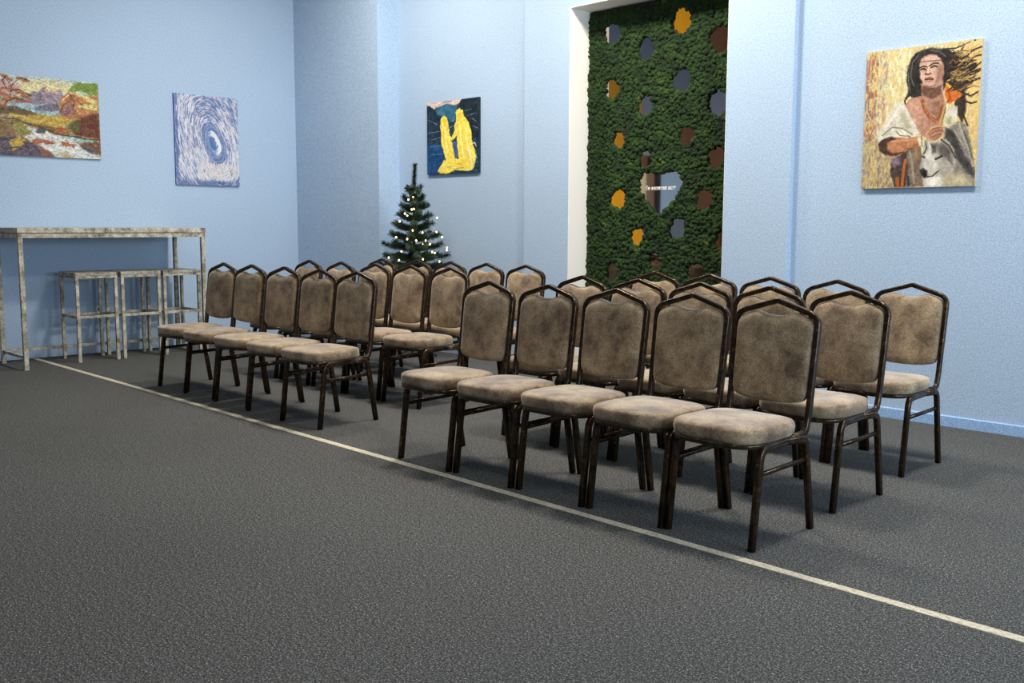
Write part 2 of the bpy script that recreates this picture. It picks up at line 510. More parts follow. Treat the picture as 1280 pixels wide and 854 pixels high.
PAINT_FIGURES = [
('P',(212,190,180),0.02,14,[(-0.018,-0.031),(0.713,-0.026),(0.639,0.046),(0.564,0.078),(0.393,0.042),(0.258,0.063),(0.141,0.086),(0.002,0.026)]),
('L',(150,110,140),0.014,[(0.239,0.028),(0.355,0.005),(0.488,0.005)]),
('L',(236,214,180),0.012,[(0.022,0.017),(0.161,0.027),(0.297,0.013)]),
('P',(52,104,132),0.02,14,[(0.161,0.095),(0.258,0.063),(0.393,0.036),(0.564,0.072),(0.639,0.046),(0.574,0.119),(0.574,0.213),(0.527,0.302),(0.413,0.239),(0.278,0.187),(0.2,0.167)]),
('P',(20,34,44),0.02,14,[(0.676,-0.004),(1.004,0.003),(1.008,0.537),(0.863,0.527),(0.807,0.312),(0.733,0.226),(0.714,0.145),(0.602,0.109),(0.639,0.046)]),
('P',(22,42,60),0.02,14,[(-0.008,0.025),(0.141,0.093),(0.2,0.18),(0.259,0.239),(0.259,0.484),(-0.008,0.548)]),
('P',(18,70,120),0.03,14,[(-0.008,0.576),(0.298,0.596),(0.357,0.79),(0.221,0.892),(0.182,1.0),(-0.008,0.992)]),
('P',(70,90,140),0.02,14,[(0.471,0.526),(0.585,0.574),(0.624,0.791),(0.567,0.801),(0.51,0.663)]),
('L',(120,160,180),0.007,[(0.022,0.412),(0.24,0.401)]),
('L',(120,160,180),0.007,[(0.062,0.608),(0.279,0.594)]),
('L',(120,160,180),0.007,[(0.082,0.719),(0.299,0.718)]),
('L',(120,160,180),0.007,[(0.732,0.16),(0.861,0.146)]),
('L',(120,160,180),0.007,[(0.77,0.229),(0.934,0.204)]),
('L',(120,160,180),0.007,[(0.413,0.293),(0.527,0.275)]),
('L',(120,160,180),0.007,[(0.452,0.363),(0.546,0.344)]),
('L',(120,160,180),0.007,[(0.491,0.581),(0.585,0.574)]),
('L',(120,160,180),0.007,[(0.022,0.233),(0.2,0.303)]),
('L',(120,160,180),0.007,[(0.082,0.513),(0.279,0.485)]),
('L',(120,160,180),0.007,[(0.862,0.369),(0.971,0.404)]),
('L',(120,160,180),0.007,[(0.88,0.278),(0.97,0.325)]),
('P',(250,224,92),0.008,14,[(0.274,0.241),(0.297,0.205),(0.346,0.199),(0.394,0.224),(0.417,0.28),(0.433,0.375),(0.452,0.471),(0.491,0.581),(0.529,0.691),(0.548,0.8),(0.376,0.818),(0.328,0.679),(0.279,0.567),(0.282,0.459),(0.259,0.348)]),
('P',(250,224,92),0.008,14,[(0.568,0.172),(0.583,0.131),(0.639,0.119),(0.695,0.144),(0.722,0.225),(0.807,0.312),(0.853,0.421),(0.872,0.567),(0.919,0.689),(0.947,0.796),(0.902,0.939),(0.681,0.941),(0.624,0.818),(0.595,0.642),(0.585,0.48),(0.528,0.53),(0.471,0.539),(0.429,0.483),(0.418,0.441),(0.481,0.5),(0.537,0.437),(0.537,0.33),(0.574,0.266)]),
('P',(248,218,84),0.01,14,[(0.328,0.808),(0.548,0.787),(0.68,0.807),(0.901,0.833),(0.884,0.951),(0.755,0.971),(0.549,0.948),(0.396,0.996),(0.26,0.983),(0.201,0.953),(0.279,0.867)]),
('P',(240,196,50),0.015,14,[(0.321,0.245),(0.365,0.242),(0.375,0.296),(0.346,0.328),(0.321,0.299)]),
('P',(240,196,50),0.015,14,[(0.593,0.181),(0.668,0.174),(0.677,0.241),(0.631,0.264),(0.587,0.234)]),
('L',(255,248,176),0.022,[(0.356,0.356),(0.376,0.533),(0.395,0.737)]),
('L',(255,248,176),0.022,[(0.64,0.351),(0.66,0.552),(0.717,0.783)]),
('L',(255,248,176),0.022,[(0.752,0.4),(0.79,0.588),(0.846,0.764)]),
('L',(240,196,50),0.014,[(0.395,0.494),(0.424,0.631),(0.472,0.769)]),
('L',(240,196,50),0.014,[(0.327,0.462),(0.347,0.599),(0.376,0.682)]),
('L',(240,196,50),0.014,[(0.696,0.329),(0.734,0.531),(0.772,0.706)]),
('L',(240,196,50),0.014,[(0.622,0.51),(0.642,0.698),(0.699,0.862)]),
('L',(240,196,50),0.014,[(0.81,0.814),(0.847,0.896)]),
('L',(250,225,190),0.03,[(0.781,0.667),(0.846,0.79),(0.865,0.897)]),
('L',(255,248,176),0.012,[(0.299,0.868),(0.415,0.861)]),
('L',(255,248,176),0.012,[(0.492,0.905),(0.643,0.933)]),
('L',(255,248,176),0.012,[(0.755,0.958),(0.866,0.957)]),
('L',(255,248,176),0.012,[(0.221,0.926),(0.357,0.953)]),
('L',(90,110,80),0.008,[(0.396,0.907),(0.473,0.897)]),
('L',(90,110,80),0.008,[(0.568,0.929),(0.718,0.923)]),
('L',(90,110,80),0.008,[(0.605,0.87),(0.643,0.859)]),
('L',(255,248,176),0.015,[(0.873,0.607),(0.918,0.596),(0.946,0.638)]),
('L',(150,190,140),0.01,[(0.937,0.716),(0.956,0.796),(0.902,0.886)]),
]
PAINT_RIVER = [
('P',(176,200,196),0.0,14,[(-0.415,-0.022),(0.995,-0.201),(0.992,0.157),(-0.414,0.303)]),
('P',(232,214,150),0.08,14,[(0.162,0.088),(0.384,0.034),(0.694,0.042),(0.717,0.171),(0.162,0.257)]),
('P',(210,170,160),0.05,14,[(-0.415,0.06),(0.108,0.052),(0.217,0.153),(0.107,0.249),(-0.414,0.303)]),
('P',(150,136,150),0.012,14,[(0.097,0.348),(0.261,0.233),(0.327,0.183),(0.372,0.179),(0.417,0.116),(0.457,0.112),(0.474,0.175),(0.503,0.121),(0.543,0.189),(0.589,0.126),(0.618,0.152),(0.623,0.326),(0.097,0.376)]),
('P',(214,150,120),0.02,14,[(0.434,0.129),(0.457,0.115),(0.474,0.175),(0.451,0.199)]),
('P',(214,150,120),0.02,14,[(0.497,0.136),(0.52,0.141),(0.531,0.19),(0.51,0.2)]),
('P',(118,104,120),0.03,14,[(0.372,0.207),(0.417,0.231),(0.394,0.305),(0.327,0.311)]),
('P',(150,190,200),0.012,14,[(0.064,0.362),(0.327,0.333),(0.623,0.326),(0.599,0.429),(0.484,0.482),(0.371,0.463),(0.271,0.416),(0.064,0.393)]),
('P',(110,104,130),0.012,14,[(0.327,0.382),(0.439,0.336),(0.576,0.316),(0.588,0.401),(0.439,0.422),(0.327,0.418)]),
('P',(190,122,66),0.012,14,[(0.582,0.286),(0.623,0.21),(0.682,0.153),(0.788,0.156),(0.907,0.195),(0.986,0.187),(0.987,0.749),(0.784,0.704),(0.715,0.535),(0.599,0.472),(0.576,0.388)]),
('P',(120,150,50),0.012,14,[(0.718,0.076),(0.741,0.019),(0.994,0.015),(0.992,0.157),(0.895,0.16),(0.824,0.123),(0.717,0.142),(0.67,0.154)]),
('P',(226,200,110),0.01,14,[(0.682,0.153),(0.788,0.156),(0.907,0.203),(0.98,0.232),(0.978,0.366),(0.882,0.36),(0.787,0.339),(0.775,0.311),(0.907,0.269),(0.811,0.205)]),
('P',(158,104,100),0.03,14,[(0.587,0.416),(0.646,0.324),(0.716,0.273),(0.751,0.372),(0.727,0.461),(0.622,0.47)]),
('P',(110,54,34),0.03,14,[(0.786,0.471),(0.99,0.395),(0.993,0.741),(0.855,0.714),(0.714,0.695),(0.691,0.595)]),
('P',(92,100,40),0.04,14,[(0.656,0.54),(0.785,0.515),(0.773,0.647),(0.667,0.655)]),
('P',(196,160,60),0.015,14,[(0.086,0.475),(0.349,0.465),(0.53,0.471),(0.715,0.506),(0.668,0.568),(0.529,0.636),(0.349,0.579),(0.194,0.563),(0.086,0.516)]),
('P',(150,110,50),0.02,14,[(0.326,0.581),(0.529,0.622),(0.691,0.624),(0.667,0.712),(0.506,0.702),(0.438,0.671),(0.26,0.614)]),
('P',(180,90,40),0.02,14,[(0.518,0.637),(0.621,0.615),(0.656,0.67),(0.575,0.697)]),
('P',(110,90,60),0.02,14,[(-0.414,0.438),(0.151,0.385),(0.349,0.458),(0.26,0.501),(0.107,0.473),(-0.413,0.599)]),
('P',(140,112,70),0.02,14,[(-0.413,0.572),(0.172,0.551),(0.26,0.642),(0.282,0.725),(0.161,0.747),(-0.412,0.841)]),
('P',(150,150,60),0.03,14,[(0.118,0.583),(0.216,0.589),(0.271,0.684),(0.194,0.731),(0.129,0.666)]),
('P',(206,212,206),0.012,14,[(0.238,0.623),(0.348,0.65),(0.506,0.695),(0.69,0.725),(0.987,0.749),(0.999,0.822),(0.855,0.787),(0.713,0.782),(0.997,0.984),(0.997,1.006),(0.527,1.007),(0.359,0.861),(0.216,0.758),(0.315,0.709)]),
('P',(150,196,196),0.02,14,[(0.529,0.7),(0.713,0.727),(0.987,0.757),(0.987,0.793),(0.784,0.777),(0.62,0.752)]),
('P',(90,96,104),0.01,14,[(0.332,0.679),(0.36,0.635),(0.416,0.637),(0.438,0.678),(0.404,0.702),(0.348,0.703)]),
('P',(176,92,60),0.01,14,[(0.276,0.81),(0.326,0.771),(0.438,0.785),(0.54,0.814),(0.483,0.846),(0.393,0.823),(0.326,0.842)]),
('P',(186,100,60),0.01,14,[(0.574,0.798),(0.632,0.769),(0.713,0.803),(0.748,0.837),(0.655,0.85),(0.585,0.833)]),
('P',(120,84,60),0.015,14,[(0.772,0.821),(0.855,0.78),(0.999,0.763),(0.998,0.94),(0.901,0.93),(0.807,0.877)]),
('P',(70,90,120),0.02,14,[(0.783,0.85),(0.878,0.859),(0.949,0.928),(0.889,0.931)]),
('P',(96,84,100),0.015,14,[(-0.413,0.787),(0.194,0.759),(0.281,0.823),(0.359,0.861),(0.482,0.953),(0.516,1.008),(-0.412,1.027)]),
('P',(196,160,60),0.02,14,[(0.064,0.823),(0.161,0.761),(0.243,0.798),(0.172,0.886),(0.096,0.946)]),
('P',(150,90,70),0.02,14,[(0.348,0.861),(0.471,0.939),(0.505,1.001),(0.381,1.0)]),
('P',(196,170,110),0.03,14,[(0.516,0.965),(0.619,0.931),(0.712,0.984),(0.619,1.003)]),
('L',(74,50,44),0.014,[(0.021,0.007),(0.064,0.044),(0.097,0.11),(0.118,0.136)]),
('L',(74,50,44),0.014,[(0.118,0.136),(0.097,0.264),(0.064,0.337),(0.0,0.454)]),
('L',(74,50,44),0.014,[(0.097,0.194),(0.195,0.205),(0.305,0.243)]),
('L',(172,92,56),0.03,[(0.027,0.027),(0.081,0.032)]),
('L',(206,140,96),0.01,[(0.032,0.012),(0.07,0.013)]),
('L',(172,92,56),0.03,[(0.072,0.057),(0.121,0.062)]),
('L',(206,140,96),0.01,[(0.077,0.042),(0.111,0.044)]),
('L',(172,92,56),0.03,[(0.173,0.038),(0.239,0.041)]),
('L',(206,140,96),0.01,[(0.18,0.023),(0.226,0.023)]),
('L',(172,92,56),0.03,[(0.233,0.059),(0.289,0.064)]),
('L',(206,140,96),0.01,[(0.239,0.044),(0.278,0.045)]),
('L',(172,92,56),0.03,[(0.027,0.174),(0.102,0.177)]),
('L',(206,140,96),0.01,[(0.034,0.159),(0.087,0.159)]),
('L',(172,92,56),0.03,[(0.113,0.178),(0.167,0.184)]),
('L',(206,140,96),0.01,[(0.118,0.164),(0.156,0.165)]),
('L',(172,92,56),0.03,[(0.162,0.215),(0.228,0.219)]),
('L',(206,140,96),0.01,[(0.168,0.2),(0.214,0.201)]),
('L',(172,92,56),0.03,[(0.217,0.252),(0.283,0.256)]),
('L',(206,140,96),0.01,[(0.223,0.237),(0.269,0.238)]),
('L',(172,92,56),0.03,[(0.07,0.281),(0.167,0.282)]),
('L',(206,140,96),0.01,[(0.079,0.266),(0.148,0.264)]),
('L',(172,92,56),0.03,[(0.0,0.246),(0.064,0.251)]),
('L',(206,140,96),0.01,[(0.006,0.232),(0.051,0.232)]),
('L',(172,92,56),0.03,[(0.173,0.312),(0.26,0.315)]),
('L',(206,140,96),0.01,[(0.181,0.298),(0.243,0.297)]),
('L',(172,92,56),0.03,[(-0.027,0.388),(0.048,0.392)]),
('L',(206,140,96),0.01,[(-0.019,0.373),(0.033,0.374)]),
('L',(172,92,56),0.03,[(0.032,0.312),(0.097,0.317)]),
('L',(206,140,96),0.01,[(0.038,0.298),(0.084,0.299)]),
('L',(172,92,56),0.03,[(0.244,0.312),(0.299,0.318)]),
('L',(206,140,96),0.01,[(0.249,0.298),(0.288,0.3)]),
('L',(172,92,56),0.03,[(-0.143,0.22),(0.016,0.214)]),
('L',(206,140,96),0.01,[(-0.127,0.204),(-0.016,0.198)]),
('L',(172,92,56),0.03,[(-0.221,0.119),(-0.095,0.115)]),
('L',(206,140,96),0.01,[(-0.208,0.103),(-0.121,0.099)]),
('L',(70,48,40),0.012,[(0.064,0.17),(0.032,0.089),(0.064,0.015)]),
('L',(70,48,40),0.012,[(0.118,0.136),(0.162,0.074),(0.217,0.025),(0.272,0.047)]),
('L',(70,48,40),0.012,[(0.097,0.208),(0.162,0.173),(0.25,0.206),(0.305,0.243)]),
('L',(70,48,40),0.012,[(0.064,0.337),(0.14,0.288),(0.216,0.294)]),
('L',(232,196,150),0.012,[(0.372,0.179),(0.412,0.12)]),
('L',(232,196,150),0.012,[(0.474,0.175),(0.503,0.124)]),
('L',(232,196,150),0.012,[(0.554,0.195),(0.589,0.129)]),
('L',(110,62,44),0.014,[(0.587,0.423),(0.623,0.326),(0.681,0.277)]),
('L',(110,62,44),0.014,[(0.693,0.173),(0.74,0.271),(0.716,0.375)]),
('L',(110,62,44),0.014,[(0.787,0.266),(0.834,0.32)]),
('L',(110,62,44),0.014,[(0.622,0.456),(0.692,0.392)]),
('L',(240,214,140),0.014,[(0.682,0.163),(0.788,0.166),(0.895,0.211)]),
('L',(240,214,140),0.014,[(0.775,0.333),(0.87,0.324),(0.978,0.351)]),
('L',(240,214,140),0.014,[(0.6,0.285),(0.646,0.225),(0.682,0.189)]),
('L',(220,186,80),0.014,[(0.107,0.508),(0.216,0.505),(0.36,0.55)]),
('L',(220,186,80),0.014,[(0.371,0.549),(0.53,0.493),(0.668,0.503)]),
('L',(220,186,80),0.014,[(0.304,0.568),(0.439,0.543),(0.575,0.575)]),
('L',(64,52,36),0.014,[(0.194,0.577),(0.326,0.609),(0.483,0.668)]),
('L',(64,52,36),0.014,[(0.461,0.684),(0.621,0.716),(0.784,0.719)]),
('L',(64,52,36),0.014,[(0.714,0.724),(0.855,0.743),(0.987,0.749)]),
('L',(64,52,36),0.014,[(0.0,0.538),(0.129,0.541),(0.194,0.563)]),
('L',(240,240,232),0.014,[(0.249,0.643),(0.348,0.72),(0.483,0.754)]),
('L',(240,240,232),0.014,[(0.46,0.712),(0.62,0.787),(0.783,0.835)]),
('L',(240,240,232),0.014,[(0.528,0.865),(0.666,0.914),(0.853,0.976)]),
('L',(240,240,232),0.014,[(0.415,0.871),(0.528,0.95)]),
('L',(58,50,70),0.014,[(0.0,0.814),(0.129,0.777)]),
('L',(58,50,70),0.014,[(0.194,0.801),(0.248,0.909)]),
('L',(58,50,70),0.014,[(0.0,0.924),(0.161,0.887)]),
('L',(58,50,70),0.014,[(0.281,0.851),(0.359,0.931)]),
('L',(58,50,70),0.014,[(0.783,0.835),(0.902,0.908)]),
]

# ================================================================== the room
PIER_Y = 6.134
NX0, NX1, NTOP = -5.724, -4.19, 3.0            # niche opening in the pier
PX0, PX1 = -6.255, -3.66                        # pier
COLX, COLY = -8.09, 5.93                        # corner column
struct(MB().box((X0 - 0.2, Y0 - 0.2, -0.1), (X1 + 0.2, 6.9, 0)).build('floor', M_CARPET))
struct(MB().box((X0 - 0.2, Y0 - 0.2, CEIL), (X1 + 0.2, 6.9, CEIL + 0.1)).build('ceiling', M_CEIL))
w = MB()
w.box((X0, Y1, 0), (PX0, 6.9, CEIL)); w.box((PX1, Y1, 0), (X1, 6.9, CEIL))
w.box((PX0, PIER_Y, 0), (NX0, 6.9, CEIL)); w.box((NX1, PIER_Y, 0), (PX1, 6.9, CEIL))
w.box((NX0, PIER_Y, NTOP), (NX1, 6.9, CEIL)); w.box((NX0, 6.45, 0), (NX1, 6.9, NTOP))
struct(w.build('wall_back', M_WALL))
struct(MB().box((X0, COLY, 0), (COLX, Y1, CEIL)).build('wall_corner', M_WALL))
struct(MB().box((X0 - 0.2, Y0 - 0.2, 0), (X0, 6.9, CEIL)).build('wall_left', M_WALL))
struct(MB().box((X0, Y0 - 0.2, 0), (X1, Y0, CEIL)).build('wall_rear', M_WALL))
w = MB()
ys = [Y0 - 0.2] + [v for ab in WINDOWS for v in ab] + [6.9]
for i in range(0, len(ys), 2):
    w.box((X1, ys[i], 0), (X1 + 0.2, ys[i + 1], CEIL))
for (a, b) in WINDOWS:
    w.box((X1, a, 0), (X1 + 0.2, b, 0.9)); w.box((X1, a, 2.6), (X1 + 0.2, b, CEIL))
struct(w.build('wall_right', M_WALL))
M_FRAME = simple('white_window_frame', (232, 232, 230), 0.4)
for k, (a, b) in enumerate(WINDOWS):
    w = MB()
    x0, x1 = X1 + 0.02, X1 + 0.08
    for (p, q) in (((x0, a, 0.9), (x1, a + 0.06, 2.6)), ((x0, b - 0.06, 0.9), (x1, b, 2.6)), ((x0, (a + b) / 2 - 0.03, 0.96), (x1, (a + b) / 2 + 0.03, 2.54)),
                   ((x0, a + 0.06, 0.9), (x1, b - 0.06, 0.96)), ((x0, a + 0.06, 2.54), (x1, b - 0.06, 2.6))):
        w.box(p, q, 0.006)
    struct(w.build('window_%d' % (k + 1), M_FRAME))
# white lining of the niche: left reveal, soffit, right reveal
w = MB()
w.box((NX0, PIER_Y - 0.002, 0), (NX0 + 0.006, 6.449, NTOP - 0.006))
w.box((NX1 - 0.006, PIER_Y + 0.004, 0), (NX1, 6.449, NTOP - 0.006))
w.box((NX0, PIER_Y - 0.002, NTOP - 0.006), (NX1, 6.449, NTOP))
struct(w.build('trim_1', M_WHITE))
# skirting with a small bevelled top edge
def skirting(name, x0, x1, y):
    h, t = 0.068, 0.012
    v = [(x0, y, 0), (x0, y - t, 0), (x0, y - t, h - 0.006), (x0, y - t + 0.006, h), (x0, y, h),
         (x1, y, 0), (x1, y - t, 0), (x1, y - t, h - 0.006), (x1, y - t + 0.006, h), (x1, y, h)]
    f = [(0, 1, 6, 5), (1, 2, 7, 6), (2, 3, 8, 7), (3, 4, 9, 8), (0, 4, 3, 2, 1), (5, 6, 7, 8, 9)]
    return struct(mesh_obj(name, v, f, M_SKIRT))
skirting('baseboard_back', PX1 + 0.001, X1, Y1)

# the stretch of the left wall beside the camera's view, with invented furniture and strips that colour the mirrors
M_OCHRE = simple('ochre_curtain_cloth', (222, 176, 60), 0.85)
M_DOOR = simple('brown_door_wood', (140, 108, 84), 0.5)
M_DARKWOOD = simple('dark_wood', (38, 26, 22), 0.5)
M_CREAM = simple('cream_frame_paint', (232, 214, 168), 0.6)
w = MB()
pts = [(X0 + 0.06 + 0.025 * math.sin(i * 0.9), 1.05 + i * 0.0125) for i in range(73)]
v = [(x, y, 0.75) for x, y in pts] + [(x, y, 3.7) for x, y in pts] + [(x - 0.01, y, 0.75) for x, y in pts] + [(x - 0.01, y, 3.7) for x, y in pts]
n = len(pts)
f = [(i, i + 1, n + i + 1, n + i) for i in range(n - 1)] + [(2 * n + i + 1, 2 * n + i, 3 * n + i, 3 * n + i + 1) for i in range(n - 1)]
cur = mesh_obj('curtain', v, f, M_OCHRE, smooth=True)  # invented curtain, gives the mirrors their yellow reflections
tag(cur, 'ochre curtain on the left wall, added out of view to tint mirror reflections', 'curtain')
MB().box((X0 + 0.005, 1.0, 3.7), (X0 + 0.09, 2.0, 3.74), 0.005).build('curtain_rail', M_DARKWOOD, cur)
low = thing('sideboard', 'dark wooden sideboard under the ochre curtain, added out of view to darken mirror reflections', 'cabinet', (X0 + 0.16, 1.5, 0))
MB().box((-0.15, -0.45, 0.05), (0.15, 0.45, 0.72), 0.008).build('body', M_DARKWOOD, low)  # made-up cabinet, a dark patch for the low mirrors to reflect
for s in (-1, 1):
    dr = MB().box((0.15, min(0.01 * s, 0.44 * s), 0.08), (0.165, max(0.01 * s, 0.44 * s), 0.69), 0.003).build('door', M_DARKWOOD, low)
    MB().box((0.165, 0.05 * s - 0.008, 0.36), (0.18, 0.05 * s + 0.008, 0.44), 0.003).build('handle', M_BRONZE, dr)
d = struct(MB().box((X0, 0.62, 0.0), (X0 + 0.05, 0.83, 2.3), 0.004).build('added_brown_strip', M_DOOR))  # narrow strip added for the brown band in the heart mirror
struct(MB().box((X0, 0.42, 0.0), (X0 + 0.02, 0.62, 2.3)).build('added_dark_strip', M_DARKWOOD))  # added dark strip, reflects as the heart mirror's black band
struct(MB().box((X0, 0.83, 0.0), (X0 + 0.06, 0.99, 2.36), 0.004).build('added_cream_strip', M_CREAM))  # pale strip put in for the cream edge of the heart's reflection
ward = thing('wardrobe', 'tall brown wardrobe at the left wall, added out of view to brown mirror reflections', 'wardrobe', (X0 + 0.31, -1.3, 0))
MB().box((-0.3, -0.9, 0.04), (0.3, 0.9, 3.6), 0.01).build('body', M_DOOR, ward)  # invented wardrobe, made tall so upper mirrors reflect brown
for k in range(3):
    y0 = -0.88 + k * 0.59
    dr = MB().box((0.302, y0, 0.1), (0.322, y0 + 0.56, 3.55), 0.004).build('door', M_DOOR, ward)
    MB().box((0.322, y0 + 0.5, 1.0), (0.345, y0 + 0.53, 1.5), 0.004).build('handle', M_DARKWOOD, dr)

# ceiling panel lamps: frame and diffuser around each panel light
M_DIFF = emission('lamp_diffuser', (1.0, 0.93, 0.82, 1), 3.0)
for i, (x, y, wt) in enumerate(PANELS):
    place = ('far left', 'far middle', 'far right', 'near left', 'near middle', 'near right')[i]
    p = thing('ceiling_lamp', 'square white ceiling panel lamp, the %s one of six, above the picture' % place, 'ceiling lamp', (x, y, CEIL), 0, 'ceiling panel lamps')
    fr = MB()
    for (a, b) in (((-0.32, -0.32, -0.05), (0.32, -0.29, 0)), ((-0.32, 0.29, -0.05), (0.32, 0.32, 0)), ((-0.32, -0.29, -0.05), (-0.29, 0.29, 0)), ((0.29, -0.29, -0.05), (0.32, 0.29, 0))):
        fr.box(a, b)
    fr.build('frame', M_FRAME, p)
    MB().box((-0.29, -0.29, -0.03), (0.29, 0.29, -0.02)).build('diffuser', M_DIFF, p)

# ------------------------------------------------------------------ cream line on the carpet
v, f = [], []
NSEG = 60
TY = 3.1067
rng = random.Random(3)
for i in range(NSEG + 1):
    x = X0 + 0.05 + (X1 - 0.1 - X0) * i / NSEG
    v += [(x, TY - 0.022 + rng.uniform(-.0015, .0015), 0.002), (x, TY + 0.022 + rng.uniform(-.0015, .0015), 0.002),
          (x, TY - 0.022, 0.0), (x, TY + 0.022, 0.0)]
for i in range(NSEG):
    k = i * 4
    f += [(k, k + 4, k + 5, k + 1), (k + 2, k + 6, k + 4, k), (k + 1, k + 5, k + 7, k + 3)]
tag(mesh_obj('floor_line', v, f, M_TAPE), 'cream tape line running across the grey carpet in front of the chairs', 'floor tape')

# ================================================================== banquet chair
def ribbed(a, b, n=20, depth=0.10):
    out = []
    for i in range(n):
        t = 2 * PI * (i + 0.5) / n
        c, s = math.cos(t), math.sin(t)
        q = (abs(c) ** 3.4 + abs(s) ** 3.4) ** (-1 / 3.4)
        k = 1.0 - (depth if (abs(s) < 0.26 or abs(c) < 0.26) else 0.0)
        out.append((a * c * q * k, b * s * q * k))
    return out
PROF_LEG = ribbed(0.0130, 0.0160)
PROF_BACK = ribbed(0.0150, 0.0120)
PROF_BAR = ribbed(0.006, 0.010, 12, 0.0)
PROF_RIM = ribbed(0.010, 0.008, 12, 0.0)
LEAN = math.tan(R(7.2))
def back_y(z):
    return -(0.93 - z) * LEAN

def dome(outline, c, rings, flip=False):
    """closed cushion: rings = [(scale, offset)] from one centre to the other; outline in 2D about c"""
    n = len(outline)
    v, f = [], []
    for (s, h) in rings:
        for (x, z) in outline:
            v.append((c[0] + (x - c[0]) * s, h, c[1] + (z - c[1]) * s))
    for i in range(len(rings) - 1):
        for k in range(n):
            j = (k + 1) % n
            q = (i * n + k, i * n + j, (i + 1) * n + j, (i + 1) * n + k)
            f.append(q)
    f.append(tuple(reversed(range(n))))
    f.append(tuple((len(rings) - 1) * n + k for k in range(n)))
    return v, f

def make_chair():
    root = thing('banquet_chair', 'chair', 'chair')
    # --- back frame: one bent tube from the left seat rail over the peak to the right seat rail
    def side(s):
        return [(s * 0.186, -0.20, 0.402), (s * 0.188, -0.078, 0.402), (s * 0.187, back_y(0.47) + 0.002, 0.47),
                (s * 0.192, back_y(0.872), 0.872), (0, back_y(0.9285), 0.9285)]
    a = side(-1)
    b = list(reversed(side(1)))
    path = fillet(a + b[1:], [0.045, 0.2, 0.060, 0.035, 0.060, 0.2, 0.045], 8)
    # split frame sweep: reference follows the chair's depth
    m = MB()
    P = [Vector(p) for p in path]
    v = []
    k = len(PROF_BACK)
    for i, p in enumerate(P):
        t = (P[min(i + 1, len(P) - 1)] - P[max(i - 1, 0)]).normalized()
        # side vector: outwards in the chair's width for the uprights, turning over the peak
        out = Vector((p.x, 0, (p.z - 0.66) * (1.0 if p.z > 0.86 else 0.0)))
        if abs(p.x) > 0.17 and p.z < 0.84:
            out = Vector((math.copysign(1, p.x), 0, 0))
        out = (out - t * out.dot(t)).normalized()
        dep = t.cross(out)
        for (u, w_) in PROF_BACK:
            v.append(p + dep * u + out * w_)
    f = []
    for i in range(len(P) - 1):
        for q in range(k):
            w_ = (q + 1) % k
            f.append((i * k + q, i * k + w_, (i + 1) * k + w_, (i + 1) * k + q))
    f.append(tuple(reversed(range(k))))
    f.append(tuple((len(P) - 1) * k + q for q in range(k)))
    m.add(v, f)
    m.build('back_frame', M_BRONZE, root, True)
    # --- legs
    for s in (-1, 1):
        fr = fillet([(s * 0.198, -0.462, 0.0), (s * 0.197, -0.415, 0.388), (s * 0.196, -0.235, 0.396)], 0.05, 8)
        MB().sweep(fr, PROF_LEG, (1, 0, 0)).build('leg', M_BRONZE, root, True)
        bk = fillet([(s * 0.196, -0.235, 0.396), (s * 0.198, -0.092, 0.388), (s * 0.198, -0.028, 0.0)], 0.045, 8)
        MB().sweep(bk, PROF_LEG, (1, 0, 0)).build('leg', M_BRONZE, root, True)
        MB().sweep([(s * 0.198, -0.425, 0.292), (s * 0.200, -0.078, 0.302)], PROF_BAR, (1, 0, 0)).build('stretcher', M_BRONZE, root, True)
    # --- seat outline
    ol = []
    N = 64
    for i in range(N):
        t = 2 * PI * i / N
        c, s = math.cos(t), math.sin(t)
        e = 2 / 4.2
        x = 0.205 * math.copysign(abs(c) ** e, c)
        y = -0.300 + 0.198 * math.copysign(abs(s) ** e, s)
        if s < 0:
            y -= 0.014 * (1 - (x / 0.208) ** 2)
        else:
            x *= 1 - 0.04 * s
        ol.append((x, y))
    m = MB()
    m.sweep([(x * 0.955, -0.305 + (y + 0.305) * 0.965, 0.402) for x, y in ol], PROF_RIM, (0, 0, 1), closed=True)
    m.box((-0.175, -0.46, 0.398), (0.175, -0.13, 0.410))
    m.build('seat_frame', M_BRONZE, root, True)
    rings = [(0.60, 0.409), (0.93, 0.409), (0.975, 0.413), (0.995, 0.424), (1.003, 0.440), (0.998, 0.454), (0.982, 0.463), (0.955, 0.468), (0.90, 0.4715), (0.78, 0.475), (0.6, 0.478), (0.35, 0.480), (0.1, 0.481)]
    v = []
    for (sc, h) in rings:
        for (x, y) in ol:
            v.append((x * sc, -0.302 + (y + 0.302) * sc, h))
    f = []
    for i in range(len(rings) - 1):
        for q in range(N):
            j = (q + 1) % N
            f.append((i * N + q, i * N + j, (i + 1) * N + j, (i + 1) * N + q))
    f.append(tuple(reversed(range(N))))
    f.append(tuple((len(rings) - 1) * N + q for q in range(N)))
    MB().add(v, f).build('seat', M_VELVET, root, True)
    # --- back cushion: shield outline with a dip below the peak
    half = [(0.0, 0.868), (0.028, 0.869), (0.052, 0.874), (0.070, 0.880), (0.084, 0.883), (0.096, 0.883), (0.120, 0.877), (0.150, 0.866), (0.168, 0.855), (0.178, 0.838), (0.181, 0.815),
            (0.1805, 0.75), (0.179, 0.68), (0.178, 0.61), (0.176, 0.555), (0.168, 0.533), (0.150, 0.523), (0.11, 0.514), (0.055, 0.509), (0.0, 0.508)]
    o2 = half + [(-x, z) for x, z in reversed(half[1:-1])]
    # even out
    dense = []
    for i in range(len(o2)):
        a_, b_ = o2[i], o2[(i + 1) % len(o2)]
        L = math.hypot(b_[0] - a_[0], b_[1] - a_[1])
        kk = max(1, int(L / 0.018))
        for q in range(kk):
            dense.append((a_[0] + (b_[0] - a_[0]) * q / kk, a_[1] + (b_[1] - a_[1]) * q / kk))
